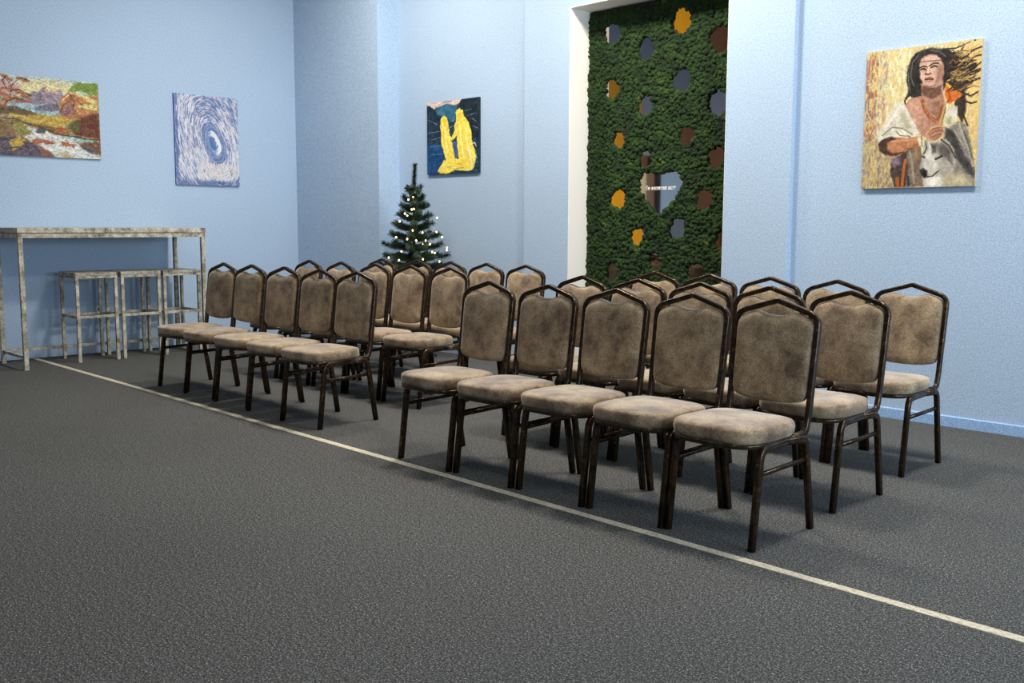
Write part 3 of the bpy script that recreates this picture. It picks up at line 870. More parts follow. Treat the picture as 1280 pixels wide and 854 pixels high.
    rings = [(0.10, -0.036), (0.45, -0.035), (0.75, -0.031), (0.88, -0.027), (0.95, -0.021), (0.985, -0.012), (1.0, 0.0), (0.985, 0.010), (0.95, 0.016), (0.6, 0.018), (0.1, 0.018)]
    v, f = dome(dense, (0.0, 0.69), rings)
    v = [(x, h + back_y(z), z) for (x, h, z) in v]
    MB().add(v, f).build('backrest', M_VELVET, root, True)
    return root

proto = make_chair()
ROWS = {
 ('left', 'front'): [(-7.13, 3.74), (-6.69, 3.735), (-6.22, 3.73), (-5.755, 3.725), (-5.30, 3.71)],
 ('left', 'middle'): [(-7.24, 4.58), (-6.767, 4.58), (-6.30, 4.58), (-5.859, 4.58), (-5.401, 4.58)],
 ('left', 'back'): [(-7.18, 5.29), (-6.681, 5.29), (-6.24, 5.29), (-5.803, 5.29), (-5.359, 5.29)],
 ('right', 'front'): [(-3.956, 3.63), (-3.522, 3.641), (-3.081, 3.652), (-2.645, 3.662), (-2.222, 3.673)],
 ('right', 'middle'): [(-4.013, 4.437), (-3.572, 4.422), (-3.135, 4.407), (-2.703, 4.392), (-2.266, 4.377)],
 ('right', 'back'): [(-4.062, 5.2), (-3.632, 5.2), (-3.202, 5.2), (-2.774, 5.2), (-2.348, 5.2)]}
TURN = {('left', 'front', i): R(3.5 + d) for i, d in enumerate((0.2, -0.2, 0.3, 0.0, -0.3))}
ORD = ['leftmost', 'second from the left', 'middle one', 'second from the right', 'rightmost']
first = True
rng = random.Random(11)
for (blk, row), spots in ROWS.items():
    for i, (x, y) in enumerate(spots):
        c = proto if first else copy_tree(proto)
        first = False
        c.location = (x, y, 0)
        c.rotation_euler.z = TURN.get((blk, row, i), R(rng.uniform(-0.35, 0.35)))
        c['label'] = 'taupe velvet banquet chair, %s in the %s row of the %s block' % (ORD[i], row, blk)
        c['category'] = 'chair'
        c['group'] = 'banquet chairs in two blocks of three rows'

# ================================================================== bar table and stools
tbl = thing('bar_table', 'tall narrow bar table of worn whitewashed wood along the left wall', 'table', (-9.13, 3.61, 0))
hx, hy = 0.31, 0.83
MB().box((X0 + 0.004 + 9.13, -hy - 0.006, 1.154), (hx + 0.006, hy + 0.006, 1.196), 0.004).build('tabletop', M_WASH, tbl)
m = MB()
m.box((hx - 0.032, -hy + 0.036, 1.112), (hx, hy - 0.036, 1.150)); m.box((-hx, -hy + 0.036, 1.112), (-hx + 0.032, hy - 0.036, 1.150))
m.box((-hx + 0.036, -hy, 1.112), (hx - 0.036, -hy + 0.032, 1.150)); m.box((-hx + 0.036, hy - 0.032, 1.112), (hx - 0.036, hy, 1.150))
m.build('apron', M_WASH, tbl)
for sx in (-1, 1):
    for sy in (-1, 1):
        x, y = sx * (hx - 0.018), sy * (hy - 0.018)
        MB().box((x - 0.018, y - 0.018, 0), (x + 0.018, y + 0.018, 1.153), 0.002).build('leg', M_WASH, tbl)
MB().box((-hx + 0.004, -hy + 0.036, 0.095), (-hx + 0.03, hy - 0.036, 0.120), 0.002).build('rail', M_WASH, tbl)
for sy in (-1, 1):
    yy = sy * (hy - 0.018)
    MB().box((-hx + 0.036, yy - 0.013, 0.095), (hx - 0.036, yy + 0.013, 0.120), 0.002).build('rail', M_WASH, tbl)

def make_stool():
    r = thing('bar_stool', 'stool', 'stool')
    a = 0.188
    MB().box((-0.2, -a, 0.772), (0.2, a, 0.800), 0.004).build('seat', M_WASH, r)
    m = MB()
    m.box((-0.198, -a + 0.003, 0.748), (-0.172, a - 0.003, 0.771)); m.box((0.172, -a + 0.003, 0.748), (0.198, a - 0.003, 0.771))
    m.box((-0.172, -a + 0.003, 0.748), (0.172, -a + 0.028, 0.771)); m.box((-0.172, a - 0.028, 0.748), (0.172, a - 0.003, 0.771))
    m.build('apron', M_WASH, r)
    for sx in (-1, 1):
        for sy in (-1, 1):
            x, y = sx * 0.182, sy * (a - 0.016)
            MB().box((x - 0.014, y - 0.014, 0), (x + 0.014, y + 0.014, 0.772), 0.002).build('leg', M_WASH, r)
    for sy in (-1, 1):
        y = sy * (a - 0.016)
        MB().box((-0.168, y - 0.011, 0.392), (0.168, y + 0.011, 0.416), 0.002).build('footrest', M_WASH, r)
    for sx in (-1, 1):
        x = sx * 0.182
        MB().box((x - 0.011, -a + 0.03, 0.392), (x + 0.011, a - 0.03, 0.416), 0.002).build('footrest', M_WASH, r)
    return r
st = make_stool()
for k, (y, lab) in enumerate([(3.480, 'whitewashed bar stool nearest the camera, leftmost of three under the table'),
                              (3.885, 'whitewashed bar stool in the middle of the three under the table'),
                              (4.285, 'whitewashed bar stool at the right end, beside the far table leg')]):
    s = st if k == 0 else copy_tree(st)
    s.location = (-9.195, y, 0)
    s['label'] = lab; s['category'] = 'stool'; s['group'] = 'stools pushed under the bar table'

sock = thing('wall_socket', 'small round white socket on the left wall behind the stools', 'socket', (X0, 3.723, 0.423))
def disc_x(r0, x0, x1, n=24):
    v = [(x0, r0 * math.cos(2 * PI * i / n), r0 * math.sin(2 * PI * i / n)) for i in range(n)] + [(x1, r0 * .92 * math.cos(2 * PI * i / n), r0 * .92 * math.sin(2 * PI * i / n)) for i in range(n)]
    return v, [(i, (i + 1) % n, n + (i + 1) % n, n + i) for i in range(n)] + [tuple(range(n, 2 * n))]
v, f = disc_x(0.036, 0.0, 0.014)
MB().add(v, f).build('faceplate', M_FRAME, sock)
v, f = disc_x(0.019, 0.014, 0.018)
MB().add(v, f).build('insert', M_RUBBER, sock)

# ================================================================== moss wall with mirrors
moss = thing('moss_wall', 'dark green moss panel with small mirrors and a heart mirror filling the niche', 'moss wall', (0, 0, 0))
BY = 6.385
HEART = [(-5.173, 1.594), (-5.125, 1.649), (-5.052, 1.656), (-5.003, 1.622), (-4.956, 1.637), (-4.885, 1.649), (-4.784, 1.650), (-4.736, 1.569), (-4.787, 1.478), (-4.855, 1.404), (-4.924, 1.355), (-4.963, 1.320), (-5.012, 1.355), (-5.104, 1.452), (-5.158, 1.520)]
MIR = [(-5.468, 2.79), (-4.786, 2.789), (-4.42, 2.61), (-5.116, 2.621), (-4.766, 2.346), (-4.43, 2.148), (-5.459, 2.344), (-5.114, 2.181), (-5.382, 1.928), (-4.701, 1.925),
       (-4.431, 1.744), (-5.389, 1.449), (-5.18, 1.144), (-4.772, 1.211), (-4.53, 1.43), (-4.33, 1.111), (-5.104, 1.761), (-5.438, 0.849), (-4.986, 0.949), (-4.587, 0.88)]
MRAD = [.078, .088, .09, .08, .082, .088, .074, .07, .062, .066, .072, .072, .068, .072, .074, .085, .06, .07, .062, .07]
MB().box((NX0 + 0.008, BY, 0.02), (NX1 - 0.008, 6.449, NTOP - 0.008)).build('backing_board', M_DARKWOOD, moss)

def inside(px, pz, poly):
    r = False
    n = len(poly)
    for i in range(n):
        (x0, z0), (x1, z1) = poly[i], poly[(i + 1) % n]
        if (z0 > pz) != (z1 > pz) and px < (x1 - x0) * (pz - z0) / (z1 - z0) + x0:
            r = not r
    return r
def seg_dist(px, pz, poly):
    b = 9
    n = len(poly)
    for i in range(n):
        (x0, z0), (x1, z1) = poly[i], poly[(i + 1) % n]
        dx, dz = x1 - x0, z1 - z0
        t = max(0, min(1, ((px - x0) * dx + (pz - z0) * dz) / (dx * dx + dz * dz)))
        b = min(b, math.hypot(px - x0 - t * dx, pz - z0 - t * dz))
    return b
rs = np.random.RandomState(5)
bm = bmesh.new()
bmesh.ops.create_icosphere(bm, subdivisions=2, radius=1.0)
IV = np.array([v.co[:] for v in bm.verts]); IF = np.array([[q.index for q in fc.verts] for fc in bm.faces])
bm.free()
variants = []
for k in range(8):
    d = rs.normal(size=(5, 3)); ph = rs.uniform(0, 6, 5)
    amp = sum(np.sin(3.4 * IV @ d[j] + ph[j]) for j in range(5)) / 5
    variants.append(IV * (1 + 0.34 * amp + rs.uniform(-.10, .10, len(IV)))[:, None])
VV, FF = [], []
cnt = 0
step = 0.0225
zz = 0.04
row = 0
while zz < NTOP - 0.02:
    xx = NX0 + 0.012 + (row % 2) * step / 2
    while xx < NX1 - 0.008:
        x = xx + rs.uniform(-.007, .007); z = zz + rs.uniform(-.007, .007)
        ok = True
        rad = rs.uniform(0.013, 0.023)
        for (mx, mz), mr in zip(MIR, MRAD):
            a = math.atan2(z - mz, x - mx)
            if math.hypot(x - mx, z - mz) < mr + rad * 0.6 + 0.004 * math.sin(3 * a + mx * 40):
                ok = False; break
        if ok and 1.25 < z < 1.72 and -5.23 < x < -4.68:
            if inside(x, z, HEART) or seg_dist(x, z, HEART) < rad * 0.7:
                ok = False
        if ok:
            V = variants[rs.randint(8)] * np.array([rad, rad * 0.95, rad])
            an = rs.uniform(0, 2 * PI); ca, sa = math.cos(an), math.sin(an)
            V = np.stack([V[:, 0] * ca - V[:, 2] * sa, V[:, 1], V[:, 0] * sa + V[:, 2] * ca], 1)
            V += np.array([x, BY - 0.006 - rs.uniform(0, .018), z])
            V[:, 0] = np.clip(V[:, 0], NX0 + 0.007, NX1 - 0.007)
            VV.append(V); FF.append(IF + cnt * len(IV)); cnt += 1
        xx += step
    zz += step * 0.86
    row += 1
VV = np.concatenate(VV); FF = np.concatenate(FF)
me = bpy.data.meshes.new('moss')
me.vertices.add(len(VV)); me.vertices.foreach_set('co', VV.ravel())
me.loops.add(FF.size); me.loops.foreach_set('vertex_index', FF.ravel().astype(np.int32))
me.polygons.add(len(FF)); me.polygons.foreach_set('loop_start', np.arange(0, FF.size, 3, dtype=np.int32))
me.polygons.foreach_set('loop_total', np.full(len(FF), 3, dtype=np.int32))
me.polygons.foreach_set('use_smooth', [True] * len(FF))
me.update(calc_edges=True); me.materials.append(M_MOSS)
mo = bpy.data.objects.new('moss', me); COL.objects.link(mo); mo.parent = moss
mo['kind'] = 'stuff'

rng = random.Random(8)
for k, ((mx, mz), mr) in enumerate(zip(MIR, MRAD)):
    mm = M_GOLD_MIRROR if k in (1, 11, 12) else M_GREY_MIRROR if k in (0, 3, 4, 5, 6, 7, 13) else M_BRONZE_MIRROR
    n = 22
    pts = []
    for i in range(n):
        a = 2 * PI * i / n
        r = mr * (1.16 + rng.uniform(-.07, .07))
        pts.append((r * math.cos(a), r * math.sin(a)))
    v = [(x, -0.003, z) for x, z in pts] + [(x, 0.0, z) for x, z in pts]
    f = [tuple(range(n)), tuple(reversed(range(n, 2 * n)))] + [(i, n + i, n + (i + 1) % n, (i + 1) % n) for i in range(n)]
    lim = NX1 - 0.012 - mx
    v = [(min(x, lim), y, z) for x, y, z in v]
    o = mesh_obj('mirror', v, f, mm, moss, loc=(mx, BY - 0.006, mz))
    tilt = {1: (4.5, -4.4), 2: (3.6, 0.0), 5: (0.0, -4.0), 9: (1.5, 2.0)}.get(k, (rng.uniform(-0.5, 0.5), rng.uniform(-0.5, 0.5)))
    o.rotation_euler = (R(tilt[0]), 0, R(tilt[1]))
v = [(x + (x + 4.96) * 0.08, BY - 0.004, z + (z - 1.5) * 0.08) for x, z in HEART]
n = len(v)
v += [(x, BY - 0.001, z) for x, y, z in v]
hm = mesh_obj('heart_mirror', v, [tuple(range(n)), tuple(reversed(range(n, 2 * n)))] + [(i, n + i, n + (i + 1) % n, (i + 1) % n) for i in range(n)], M_MIRROR, moss)
tc = bpy.data.curves.new('lettering', 'FONT')
tc.body = 'Ти можеш все'
tc.size = 0.046
tc.shear = 0.25
tc.extrude = 0.001
tc.offset = 0.0
tc.align_x = 'CENTER'
tc.materials.append(simple('white_lettering', (245, 244, 240), 0.5))
to = bpy.data.objects.new('lettering', tc)
COL.objects.link(to)
to.parent = hm
to.location = (-4.962, BY - 0.006, 1.517)
to.rotation_euler = (R(90), 0, 0)
to.scale = (0.94, 1.0, 1.0)

# ================================================================== christmas tree
TX, TYY = -7.372, 5.80
tree = thing('christmas_tree', 'small artificial green christmas tree standing behind the left chairs by the back wall', 'christmas tree', (TX, TYY, 0))
MB().tube([(0, 0, 0.06), (0, 0, 0.9), (0.0, 0, 1.55)], [0.02, 0.016, 0.008], 8).build('trunk', M_TRUNK, tree, True)
for k in range(3):
    a = k * 2 * PI / 3 + 0.5
    MB().tube([(0, 0, 0.10), (0.12 * math.cos(a), 0.12 * math.sin(a), 0.05), (0.22 * math.cos(a), 0.22 * math.sin(a), 0.012)], 0.011, 8).build('stand_leg', M_RUBBER, tree, True)
nr = np.random.RandomState(2)
def bottlebrush(path, length_r, rad0, dens, name):
    """a branch: dark core and many thin needles"""
    P = [Vector(p) for p in path]
    v, f = [], []
    core = MB().tube(P, [0.004] * len(P), 5)
    v += core.v; f += core.f
    seg = [(P[i + 1] - P[i]).length for i in range(len(P) - 1)]
    tot = sum(seg)
    N = int(tot * dens)
    for k in range(N):
        d = nr.uniform(0, tot); i = 0
        while d > seg[i] and i < len(seg) - 1:
            d -= seg[i]; i += 1
        t = (P[i + 1] - P[i]).normalized()
        p = P[i] + t * d
        o = t.orthogonal().normalized()
        o.rotate(Matrix.Rotation(nr.uniform(0, 2 * PI), 3, t))
        dr = (o + t * nr.uniform(0.2, 0.9)).normalized()
        L = rad0 * nr.uniform(0.7, 1.15)
        s = t.cross(dr).normalized() * 0.0022
        e = p + dr * L
        kk = len(v)
        v += [tuple(p - s), tuple(p + s), tuple(e + s * 0.5), tuple(e - s * 0.5)]
        f += [(kk, kk + 1, kk + 2, kk + 3)]
    return mesh_obj(name, v, f, M_NEEDLE, tree)
bottlebrush([(0, 0, 1.50), (0.004, 0, 1.62), (0.018, -.004, 1.70), (0.028, -.006, 1.785)], 0, 0.036, 4200, 'tree_top')
zt = 1.555
nb = 0
tiers = [(1.56, 6), (1.49, 6), (1.41, 7), (1.32, 7), (1.23, 8), (1.14, 9), (1.05, 9), (0.96, 10), (0.87, 10), (0.79, 9)]
for (z, cnt_) in tiers:
    r0 = min(0.065 + (1.57 - z) * 0.41, 0.34)
    a0 = nr.uniform(0, 6)
    for k in range(cnt_):
        a = a0 + 2 * PI * k / cnt_ + nr.uniform(-.2, .2)
        rr = r0 * nr.uniform(0.84, 1.08)
        lim = (6.13 - TYY) / max(1e-3, math.sin(a)) if math.sin(a) > 0.05 else 9
        rr = min(rr, lim - 0.03)
        if math.sin(a) < -0.5:
            rr = min(rr, 0.29 / -math.sin(a)) if z < 0.98 else rr
        rise = nr.uniform(0.02, 0.10) * (1 if z > 1.0 else 0.5)
        ca, sa = math.cos(a), math.sin(a)
        p = [(0, 0, z - 0.035), (ca * rr * 0.4, sa * rr * 0.4, z - 0.035 + rise * 0.1), (ca * rr * 0.8, sa * rr * 0.8, z - 0.03 + rise * 0.3), (ca * rr, sa * rr, z - 0.02 + rise * 0.55)]
        bottlebrush(p, 0, 0.042, 2600, 'branch')
        nb += 1
# string of warm lights wound round the tree
BULBS = [(0.073, -0.048, 1.488), (0.052, -0.087, 1.463), (0.104, -0.065, 1.378), (0.093, -0.083, 1.372), (0.065, -0.138, 1.334), (0.082, -0.125, 1.316), (0.054, -0.188, 1.264), (0.145, -0.115, 1.181),
         (0.278, 0.047, 1.168), (0.203, -0.052, 1.162), (0.071, -0.241, 1.119), (0.135, -0.168, 1.103), (0.187, -0.11, 1.089), (0.239, -0.044, 1.089), (0.231, -0.068, 1.06), (0.268, -0.023, 1.057),
         (0.132, -0.23, 0.992), (0.299, -0.021, 0.986), (0.315, -0.005, 0.976), (0.23, -0.117, 0.969), (0.335, 0.03, 0.90), (0.265, -0.097, 0.922), (0.138, -0.263, 0.913), (0.04, -0.30, 0.935),
         (0.10, 0.20, 1.30), (-0.10, 0.22, 1.15), (0.18, 0.25, 1.02), (0.0, 0.28, 0.95), (0.28, 0.16, 1.0), (0.24, 0.14, 1.12)]
ls = thing('fairy_lights', 'string of small warm white lights wound round the christmas tree', 'string lights', (TX - 0.02, TYY, 0))
bm = bmesh.new()
bmesh.ops.create_uvsphere(bm, u_segments=10, v_segments=8, radius=0.0062)
bme = bpy.data.meshes.new('bulb'); bm.to_mesh(bme); bm.free()
bme.materials.append(M_BULB)
bme.polygons.foreach_set('use_smooth', [True] * len(bme.polygons))
for b_ in BULBS:
    o = bpy.data.objects.new('bulb', bme); COL.objects.link(o); o.parent = ls; o.location = (b_[0] * 1.04, b_[1] * 1.04, b_[2]); o.scale = (1, 1, 1.25)
wp = []
for i, b_ in enumerate(BULBS[:24]):
    wp.append(Vector(b_))
    if i < 23:
        q = (Vector(b_) + Vector(BULBS[i + 1])) / 2
        wp.append(Vector((q.x * 0.9, q.y * 0.9, q.z - 0.012)))
MB().tube(wp, 0.0016, 5).build('wire', M_WIRE, ls)

# ================================================================== paintings
def canvas_noise(h, w, cell, rs_):
    gh, gw = int(h / cell) + 3, int(w / cell) + 3
    gz = rs_.uniform(-1, 1, (gh, gw))
    yy = np.arange(h) / cell; xx = np.arange(w) / cell
    y0 = yy.astype(int); x0 = xx.astype(int)
    fy = (yy - y0)[:, None]; fx = (xx - x0)[None]
    fy = fy * fy * (3 - 2 * fy); fx = fx * fx * (3 - 2 * fx)
    A = gz[np.ix_(y0, x0)]; B = gz[np.ix_(y0, x0 + 1)]; C = gz[np.ix_(y0 + 1, x0)]; D = gz[np.ix_(y0 + 1, x0 + 1)]
    return (A * (1 - fx) + B * fx) * (1 - fy) + (C * (1 - fx) + D * fx) * fy

class Canvas:
    def __init__(s, w, h, seed, base):
        s.w, s.h = w, h
        s.rs = np.random.RandomState(seed)
        s.a = np.zeros((h, w, 3)); s.a[:] = base
        s.yy, s.xx = np.mgrid[0:h, 0:w].astype(float)
        s.asp = w / h
    def blend(s, mask, col, sl=None):
        if sl is None:
            s.a = s.a * (1 - mask[..., None]) + np.array(col, float) * mask[..., None]
        else:
            s.a[sl] = s.a[sl] * (1 - mask[..., None]) + np.array(col, float) * mask[..., None]
    def poly(s, col, soft, j, pts, u0=0.0, u1=1.0):
        P = [((u - u0) / (u1 - u0) * s.w, v * s.h) for u, v in pts]
        X = s.xx + canvas_noise(s.h, s.w, 6, s.rs) * 1.2; Y = s.yy + canvas_noise(s.h, s.w, 6, s.rs) * 1.2
        ins = np.zeros(X.shape, bool); dm = np.full(X.shape, 1e9)
        n = len(P)
        for i in range(n):
            (x0, y0), (x1, y1) = P[i], P[(i + 1) % n]
            if y0 != y1:
                c = ((y0 > Y) != (y1 > Y)) & (X < (x1 - x0) * (Y - y0) / (y1 - y0) + x0)
                ins ^= c
            dx, dy = x1 - x0, y1 - y0
            L = dx * dx + dy * dy + 1e-9
            t = np.clip(((X - x0) * dx + (Y - y0) * dy) / L, 0, 1)
            dm = np.minimum(dm, (X - x0 - t * dx) ** 2 + (Y - y0 - t * dy) ** 2)
        d = np.sqrt(dm) * np.where(ins, 1, -1)
        w_ = max(soft * s.h, 0.8)
        mask = np.clip(0.5 + d / w_, 0, 1)
        c = np.array(col, float)[None, None] + (canvas_noise(s.h, s.w, 5, s.rs) * j + canvas_noise(s.h, s.w, 12, s.rs) * j * 0.8)[..., None]
        s.a = s.a * (1 - mask[..., None]) + c * mask[..., None]
    def line(s, col, w, pts, u0=0.0, u1=1.0, alpha=0.92):
        P = [((u - u0) / (u1 - u0) * s.w, v * s.h) for u, v in pts]
        rad = w * s.h * 0.5
        x0 = int(max(0, min(p[0] for p in P) - rad - 2)); x1 = int(min(s.w, max(p[0] for p in P) + rad + 3))
        y0 = int(max(0, min(p[1] for p in P) - rad - 2)); y1 = int(min(s.h, max(p[1] for p in P) + rad + 3))
        if x1 <= x0 or y1 <= y0:
            return
        X, Y = s.xx[y0:y1, x0:x1], s.yy[y0:y1, x0:x1]
        dm = np.full(X.shape, 1e9)
        for i in range(len(P) - 1):
            (a, b), (c, d) = P[i], P[i + 1]
            L = (c - a) ** 2 + (d - b) ** 2 + 1e-9
            t = np.clip(((X - a) * (c - a) + (Y - b) * (d - b)) / L, 0, 1)
            dm = np.minimum(dm, (X - a - t * (c - a)) ** 2 + (Y - b - t * (d - b)) ** 2)
        mask = np.clip(rad + 0.5 - np.sqrt(dm), 0, 1) * alpha
        s.blend(mask, col, (slice(y0, y1), slice(x0, x1)))
    def run(s, cmds, u0=0.0, u1=1.0):
        for c in cmds:
            if c[0] == 'P':
                s.poly(c[1], c[2], c[3], c[4], u0, u1)
            else:
                s.line(c[1], c[2], c[3], u0, u1)
    def dabs(s, count, size, jit, keep=()):
        for k in range(count):
            x, y = s.rs.randint(0, s.w), s.rs.randint(0, s.h)
            u, v = x / s.w, y / s.h
            if any(a <= u <= c and b_ <= v <= d for a, b_, c, d in keep):
                continue
            col = np.clip(s.a[y, x] * s.rs.uniform(1 - jit, 1 + jit) + s.rs.uniform(-8, 8, 3), 8, 248)
            an = s.rs.uniform(0, PI)
            ln = s.rs.uniform(0.5, 1.3) * size
            s.line(col, size * 0.7, [(u - ln * math.cos(an) / s.asp, v - ln * math.sin(an)), (u + ln * math.cos(an) / s.asp, v + ln * math.sin(an))], alpha=0.65)
    def mute(s, k):
        lum = s.a.mean(axis=2, keepdims=True)
        s.a = lum + (s.a - lum) * k
    def finish(s, amp):
        nz = canvas_noise(s.h, s.w, 1.6, s.rs) * amp + canvas_noise(s.h, s.w, 3.5, s.rs) * amp * 0.7
        s.a = np.clip(s.a + nz[..., None] + s.rs.uniform(-1, 1, s.a.shape) * amp * 0.3, 4, 250)

M = Mat('oil_paint')
at = M.n('ShaderNodeAttribute', attribute_name='pigment')
M.l(at.outputs['Color'], M.b.inputs['Base Color'])
M.set(Roughness=0.55)
M.b.inputs['Specular IOR Level'].default_value = 0.25
M_PAINT = M.m
GAIN = 0.95

def painting(name, label, cv, width, height, side, loc, rz, ry=0.0):
    """canvas lies in local XZ facing -Y, 2 cm deep; cv's rows run downwards"""
    root = thing(name, label, 'painting', loc, rz)
    h, w = cv.h, cv.w
    xs = (np.arange(w + 1) / w - 0.5) * width
    zs = (0.5 - np.arange(h + 1) / h) * height
    XX, ZZ = np.meshgrid(xs, zs)
    V = np.stack([XX.ravel(), np.full(XX.size, -0.0215), ZZ.ravel()], 1)
    idx = np.arange((h + 1) * (w + 1)).reshape(h + 1, w + 1)
    Fq = np.stack([idx[:-1, :-1], idx[1:, :-1], idx[1:, 1:], idx[:-1, 1:]], -1).reshape(-1, 4)
    me = bpy.data.meshes.new('painted_canvas')
    me.vertices.add(len(V)); me.vertices.foreach_set('co', V.ravel())
    me.loops.add(Fq.size); me.loops.foreach_set('vertex_index', Fq.ravel().astype(np.int32))
    me.polygons.add(len(Fq)); me.polygons.foreach_set('loop_start', np.arange(0, Fq.size, 4, dtype=np.int32))
    me.polygons.foreach_set('loop_total', np.full(len(Fq), 4, dtype=np.int32))
    me.update(calc_edges=True)
    col = cv.a / 255.0
    col = np.where(col <= 0.04045, col / 12.92, ((col + 0.055) / 1.055) ** 2.4) * GAIN
    fc = np.ones((len(Fq), 4, 4), np.float32)
    fc[:, :, :3] = col.reshape(-1, 1, 3)
    ca_ = me.color_attributes.new('pigment', 'FLOAT_COLOR', 'CORNER')
    ca_.data.foreach_set('color', fc.ravel())
    me.materials.append(M_PAINT)
    o = bpy.data.objects.new('painted_canvas', me); COL.objects.link(o); o.parent = root
    MB().box((-width / 2, -0.021, -height / 2), (width / 2, -0.001, height / 2)).build('stretcher_frame', simple(name + '_edge', side, 0.7), root)
    root.rotation_euler = (0, ry, rz)
    return root

# -- warrior and wolf
cv = Canvas(280, 340, 1, (206, 186, 120))
rs_ = cv.rs
def bgcol(u, v):
    if v > 0.62 and u < 0.5:
        pal = [(160, 138, 84), (150, 128, 130), (176, 156, 96), (128, 110, 120), (190, 170, 110)]
    elif u < 0.10:
        pal = [(196, 172, 110), (150, 84, 60), (130, 104, 140), (180, 150, 90), (170, 100, 70)]
    elif u < 0.2:
        pal = [(216, 196, 130), (170, 178, 150), (196, 150, 110), (222, 206, 150), (150, 130, 150)]
    elif u > 0.8:
        pal = [(228, 200, 92), (220, 190, 110), (212, 176, 110), (206, 160, 150), (232, 210, 130)]
    else:
        pal = [(226, 208, 132), (226, 218, 180), (186, 196, 178), (214, 190, 120), (230, 222, 168), (212, 184, 140)]
    return pal[rs_.randint(len(pal))]
for k in range(3600):
    u, v = rs_.uniform(0, 1, 2)
    L = rs_.uniform(0.01, 0.045)
    c = np.array(bgcol(u, v)) + rs_.uniform(-12, 12)
    cv.line(c, rs_.uniform(0.006, 0.014), [(u, v), (u + rs_.uniform(-.012, .012), v + L)], alpha=0.75)
cv.run(PAINT_WARRIOR)
for k in range(70):
    u, v = rs_.uniform(0.72, 0.86), rs_.uniform(0.06, 0.34)
    dx, dy = rs_.uniform(0.06, 0.16), -rs_.uniform(-0.02, 0.07)
    w1 = rs_.uniform(-0.02, 0.02)
    c = [(36, 28, 24), (60, 44, 34), (196, 160, 84), (150, 100, 54)][rs_.choice(4, p=[.45, .25, .18, .12])]
    cv.line(c, rs_.uniform(0.005, 0.010), [(u, v), (u + dx * .35, v + dy * .35 + w1), (u + dx * .7, v + dy * .7 - w1), (u + dx, v + dy)], alpha=0.8)
cv.dabs(1500, 0.009, 0.16, keep=((0.45, 0.12, 0.68, 0.36),))
cv.mute(0.86)
cv.finish(9)
PH = (2.337 - 1.477)
painting('warrior_painting', 'unframed painting of a long-haired figure with a wolf on the right wall', cv, 0.716, 0.860, (216, 190, 150), (-2.793, Y1, 1.908), 0)

# -- two golden figures
cv = Canvas(180, 165, 2, (26, 48, 66))
rs_ = cv.rs
for k in range(900):
    u, v = rs_.uniform(0, 1, 2)
    c = [(18, 42, 56), (22, 62, 80), (14, 32, 42), (40, 84, 104), (18, 66, 104)][rs_.randint(5)]
    cv.line(c, 0.014, [(u, v), (u + rs_.uniform(.02, .08), v + rs_.uniform(-.02, .02))], alpha=0.7)
for k in range(170):
    u, v = rs_.uniform(0, 1, 2)
    cv.line([(96, 140, 160), (70, 110, 140), (140, 170, 180)][rs_.randint(3)], 0.006, [(u, v), (u + rs_.uniform(.02, .10), v + rs_.uniform(-.03, .03))], alpha=0.5)
cv.run(PAINT_FIGURES)
cv.dabs(1500, 0.014, 0.2)
cv.finish(9)
painting('golden_figures_painting', 'small dark blue painting of two glowing yellow figures above the christmas tree', cv, 0.748, 0.676, (20, 34, 50), (-7.246, Y1, 2.051), 0)

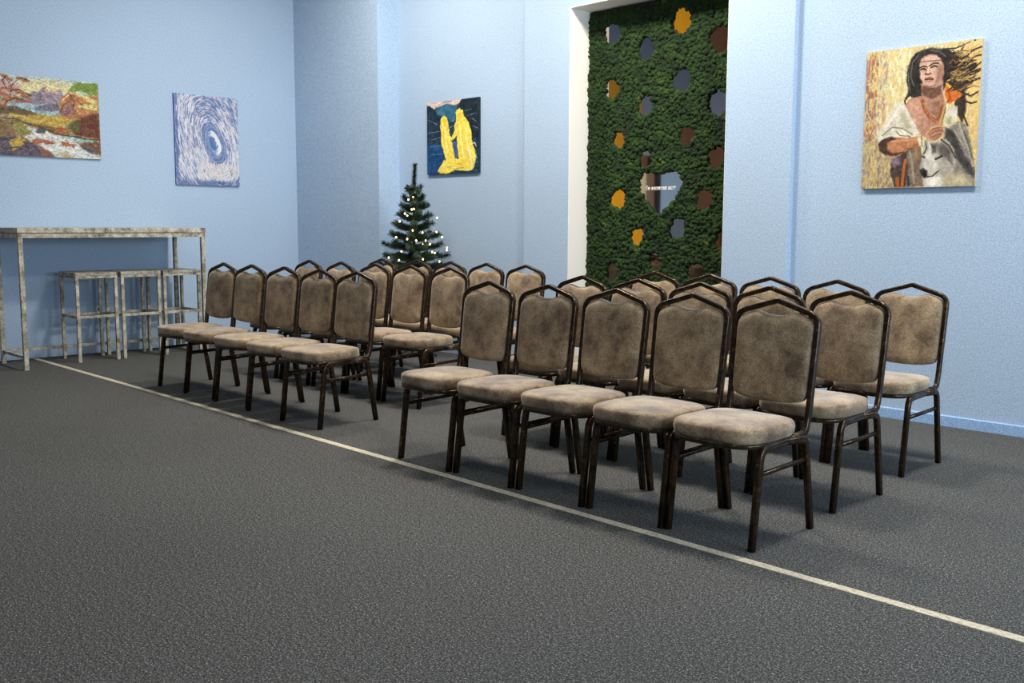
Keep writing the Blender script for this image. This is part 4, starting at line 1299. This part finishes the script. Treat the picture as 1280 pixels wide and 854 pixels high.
# -- blue and white swirl
cv = Canvas(140, 180, 3, (110, 140, 190))
rs_ = cv.rs
for k in range(6500):
    u, v = rs_.uniform(-.02, 1.02, 2)
    cx, cy = 0.60, 0.52
    dx, dy = (u - cx) * 0.78, (v - cy)
    # elliptical swirl, tilted
    ta = math.radians(20)
    ex = dx * math.cos(ta) - dy * math.sin(ta); ey = dx * math.sin(ta) + dy * math.cos(ta)
    r = math.hypot(ex / 0.55, ey)
    tx, ty = -ey * 0.55, ex / 0.55
    L = math.hypot(tx, ty) + 1e-6
    tx, ty = tx / L, ty / L
    gx = tx * math.cos(-ta) - ty * math.sin(-ta); gy = tx * math.sin(-ta) + ty * math.cos(-ta)
    ln = 0.035 * rs_.uniform(0.5, 1.3)
    q = rs_.uniform()
    if r < 0.085 and ex < 0.012:
        c = (70, 112, 180)
    elif r < 0.14:
        c = (226, 232, 240) if ex > -0.01 else (120, 150, 200)
    elif r < 0.24:
        c = [(96, 118, 180), (70, 100, 170), (160, 170, 208), (120, 150, 200)][rs_.randint(4)]
    else:
        top = v < 0.28 and u > 0.3
        white = 0.38 if top else 0.70
        if v > 0.93 or u < 0.05:
            white = 0.1
        c = [(232, 230, 236), (214, 216, 230), (224, 216, 220), (196, 204, 226)][rs_.randint(4)] if q < white else [(84, 116, 178), (104, 138, 190), (120, 124, 180), (70, 96, 165)][rs_.randint(4)]
    cv.line(np.array(c) + rs_.uniform(-10, 10), rs_.uniform(0.005, 0.010), [(u - gx * ln, v - gy * ln), (u + gx * ln, v + gy * ln)], alpha=0.8)
for k in range(260):
    u, v = rs_.uniform(0.35, 0.95), rs_.uniform(0.78, 0.96)
    cv.line((226, 220, 214), 0.008, [(u, v), (u + rs_.uniform(-.04, .02), v - rs_.uniform(.02, .07))], alpha=0.6)
cv.mute(0.8)
cv.finish(7)
painting('swirl_painting', 'tall blue and white swirl painting on the left wall', cv, 0.694, 0.897, (60, 90, 160), (X0, 4.882, 2.073), R(90))

# -- mountain river in autumn, the canvas runs on beyond the picture's left edge
cv = Canvas(420, 250, 4, (170, 150, 110))
U0 = -0.28
cv.run(PAINT_RIVER, U0, 1.0)
rs_ = cv.rs
for k in range(7000):
    x, y = rs_.randint(0, cv.w), rs_.randint(0, cv.h)
    x2, y2 = np.clip(x + rs_.randint(-2, 3), 0, cv.w - 1), np.clip(y + rs_.randint(-2, 3), 0, cv.h - 1)
    c = cv.a[y2, x2] * rs_.uniform(0.68, 1.25) + rs_.uniform(-16, 16, 3)
    u, v = x / cv.w, y / cv.h
    an = rs_.uniform(-0.5, 0.4)
    ln = rs_.uniform(0.003, 0.008)
    cv.line(np.clip(c, 10, 245), 0.009, [(u - ln * math.cos(an), v - ln * math.sin(an)), (u + ln * math.cos(an), v + ln * math.sin(an))], alpha=0.7)
cv.mute(0.82)
cv.dabs(1600, 0.011, 0.4)
cv.finish(8)
ya, yb = 2.932, 3.798
wfull = (yb - ya) / (1 - 0) * (1 - U0)
painting('river_painting', 'autumn mountain river landscape painting at the left edge of the left wall', cv, wfull, 0.706, (120, 90, 60), (X0, yb - wfull / 2, 2.189), R(90))
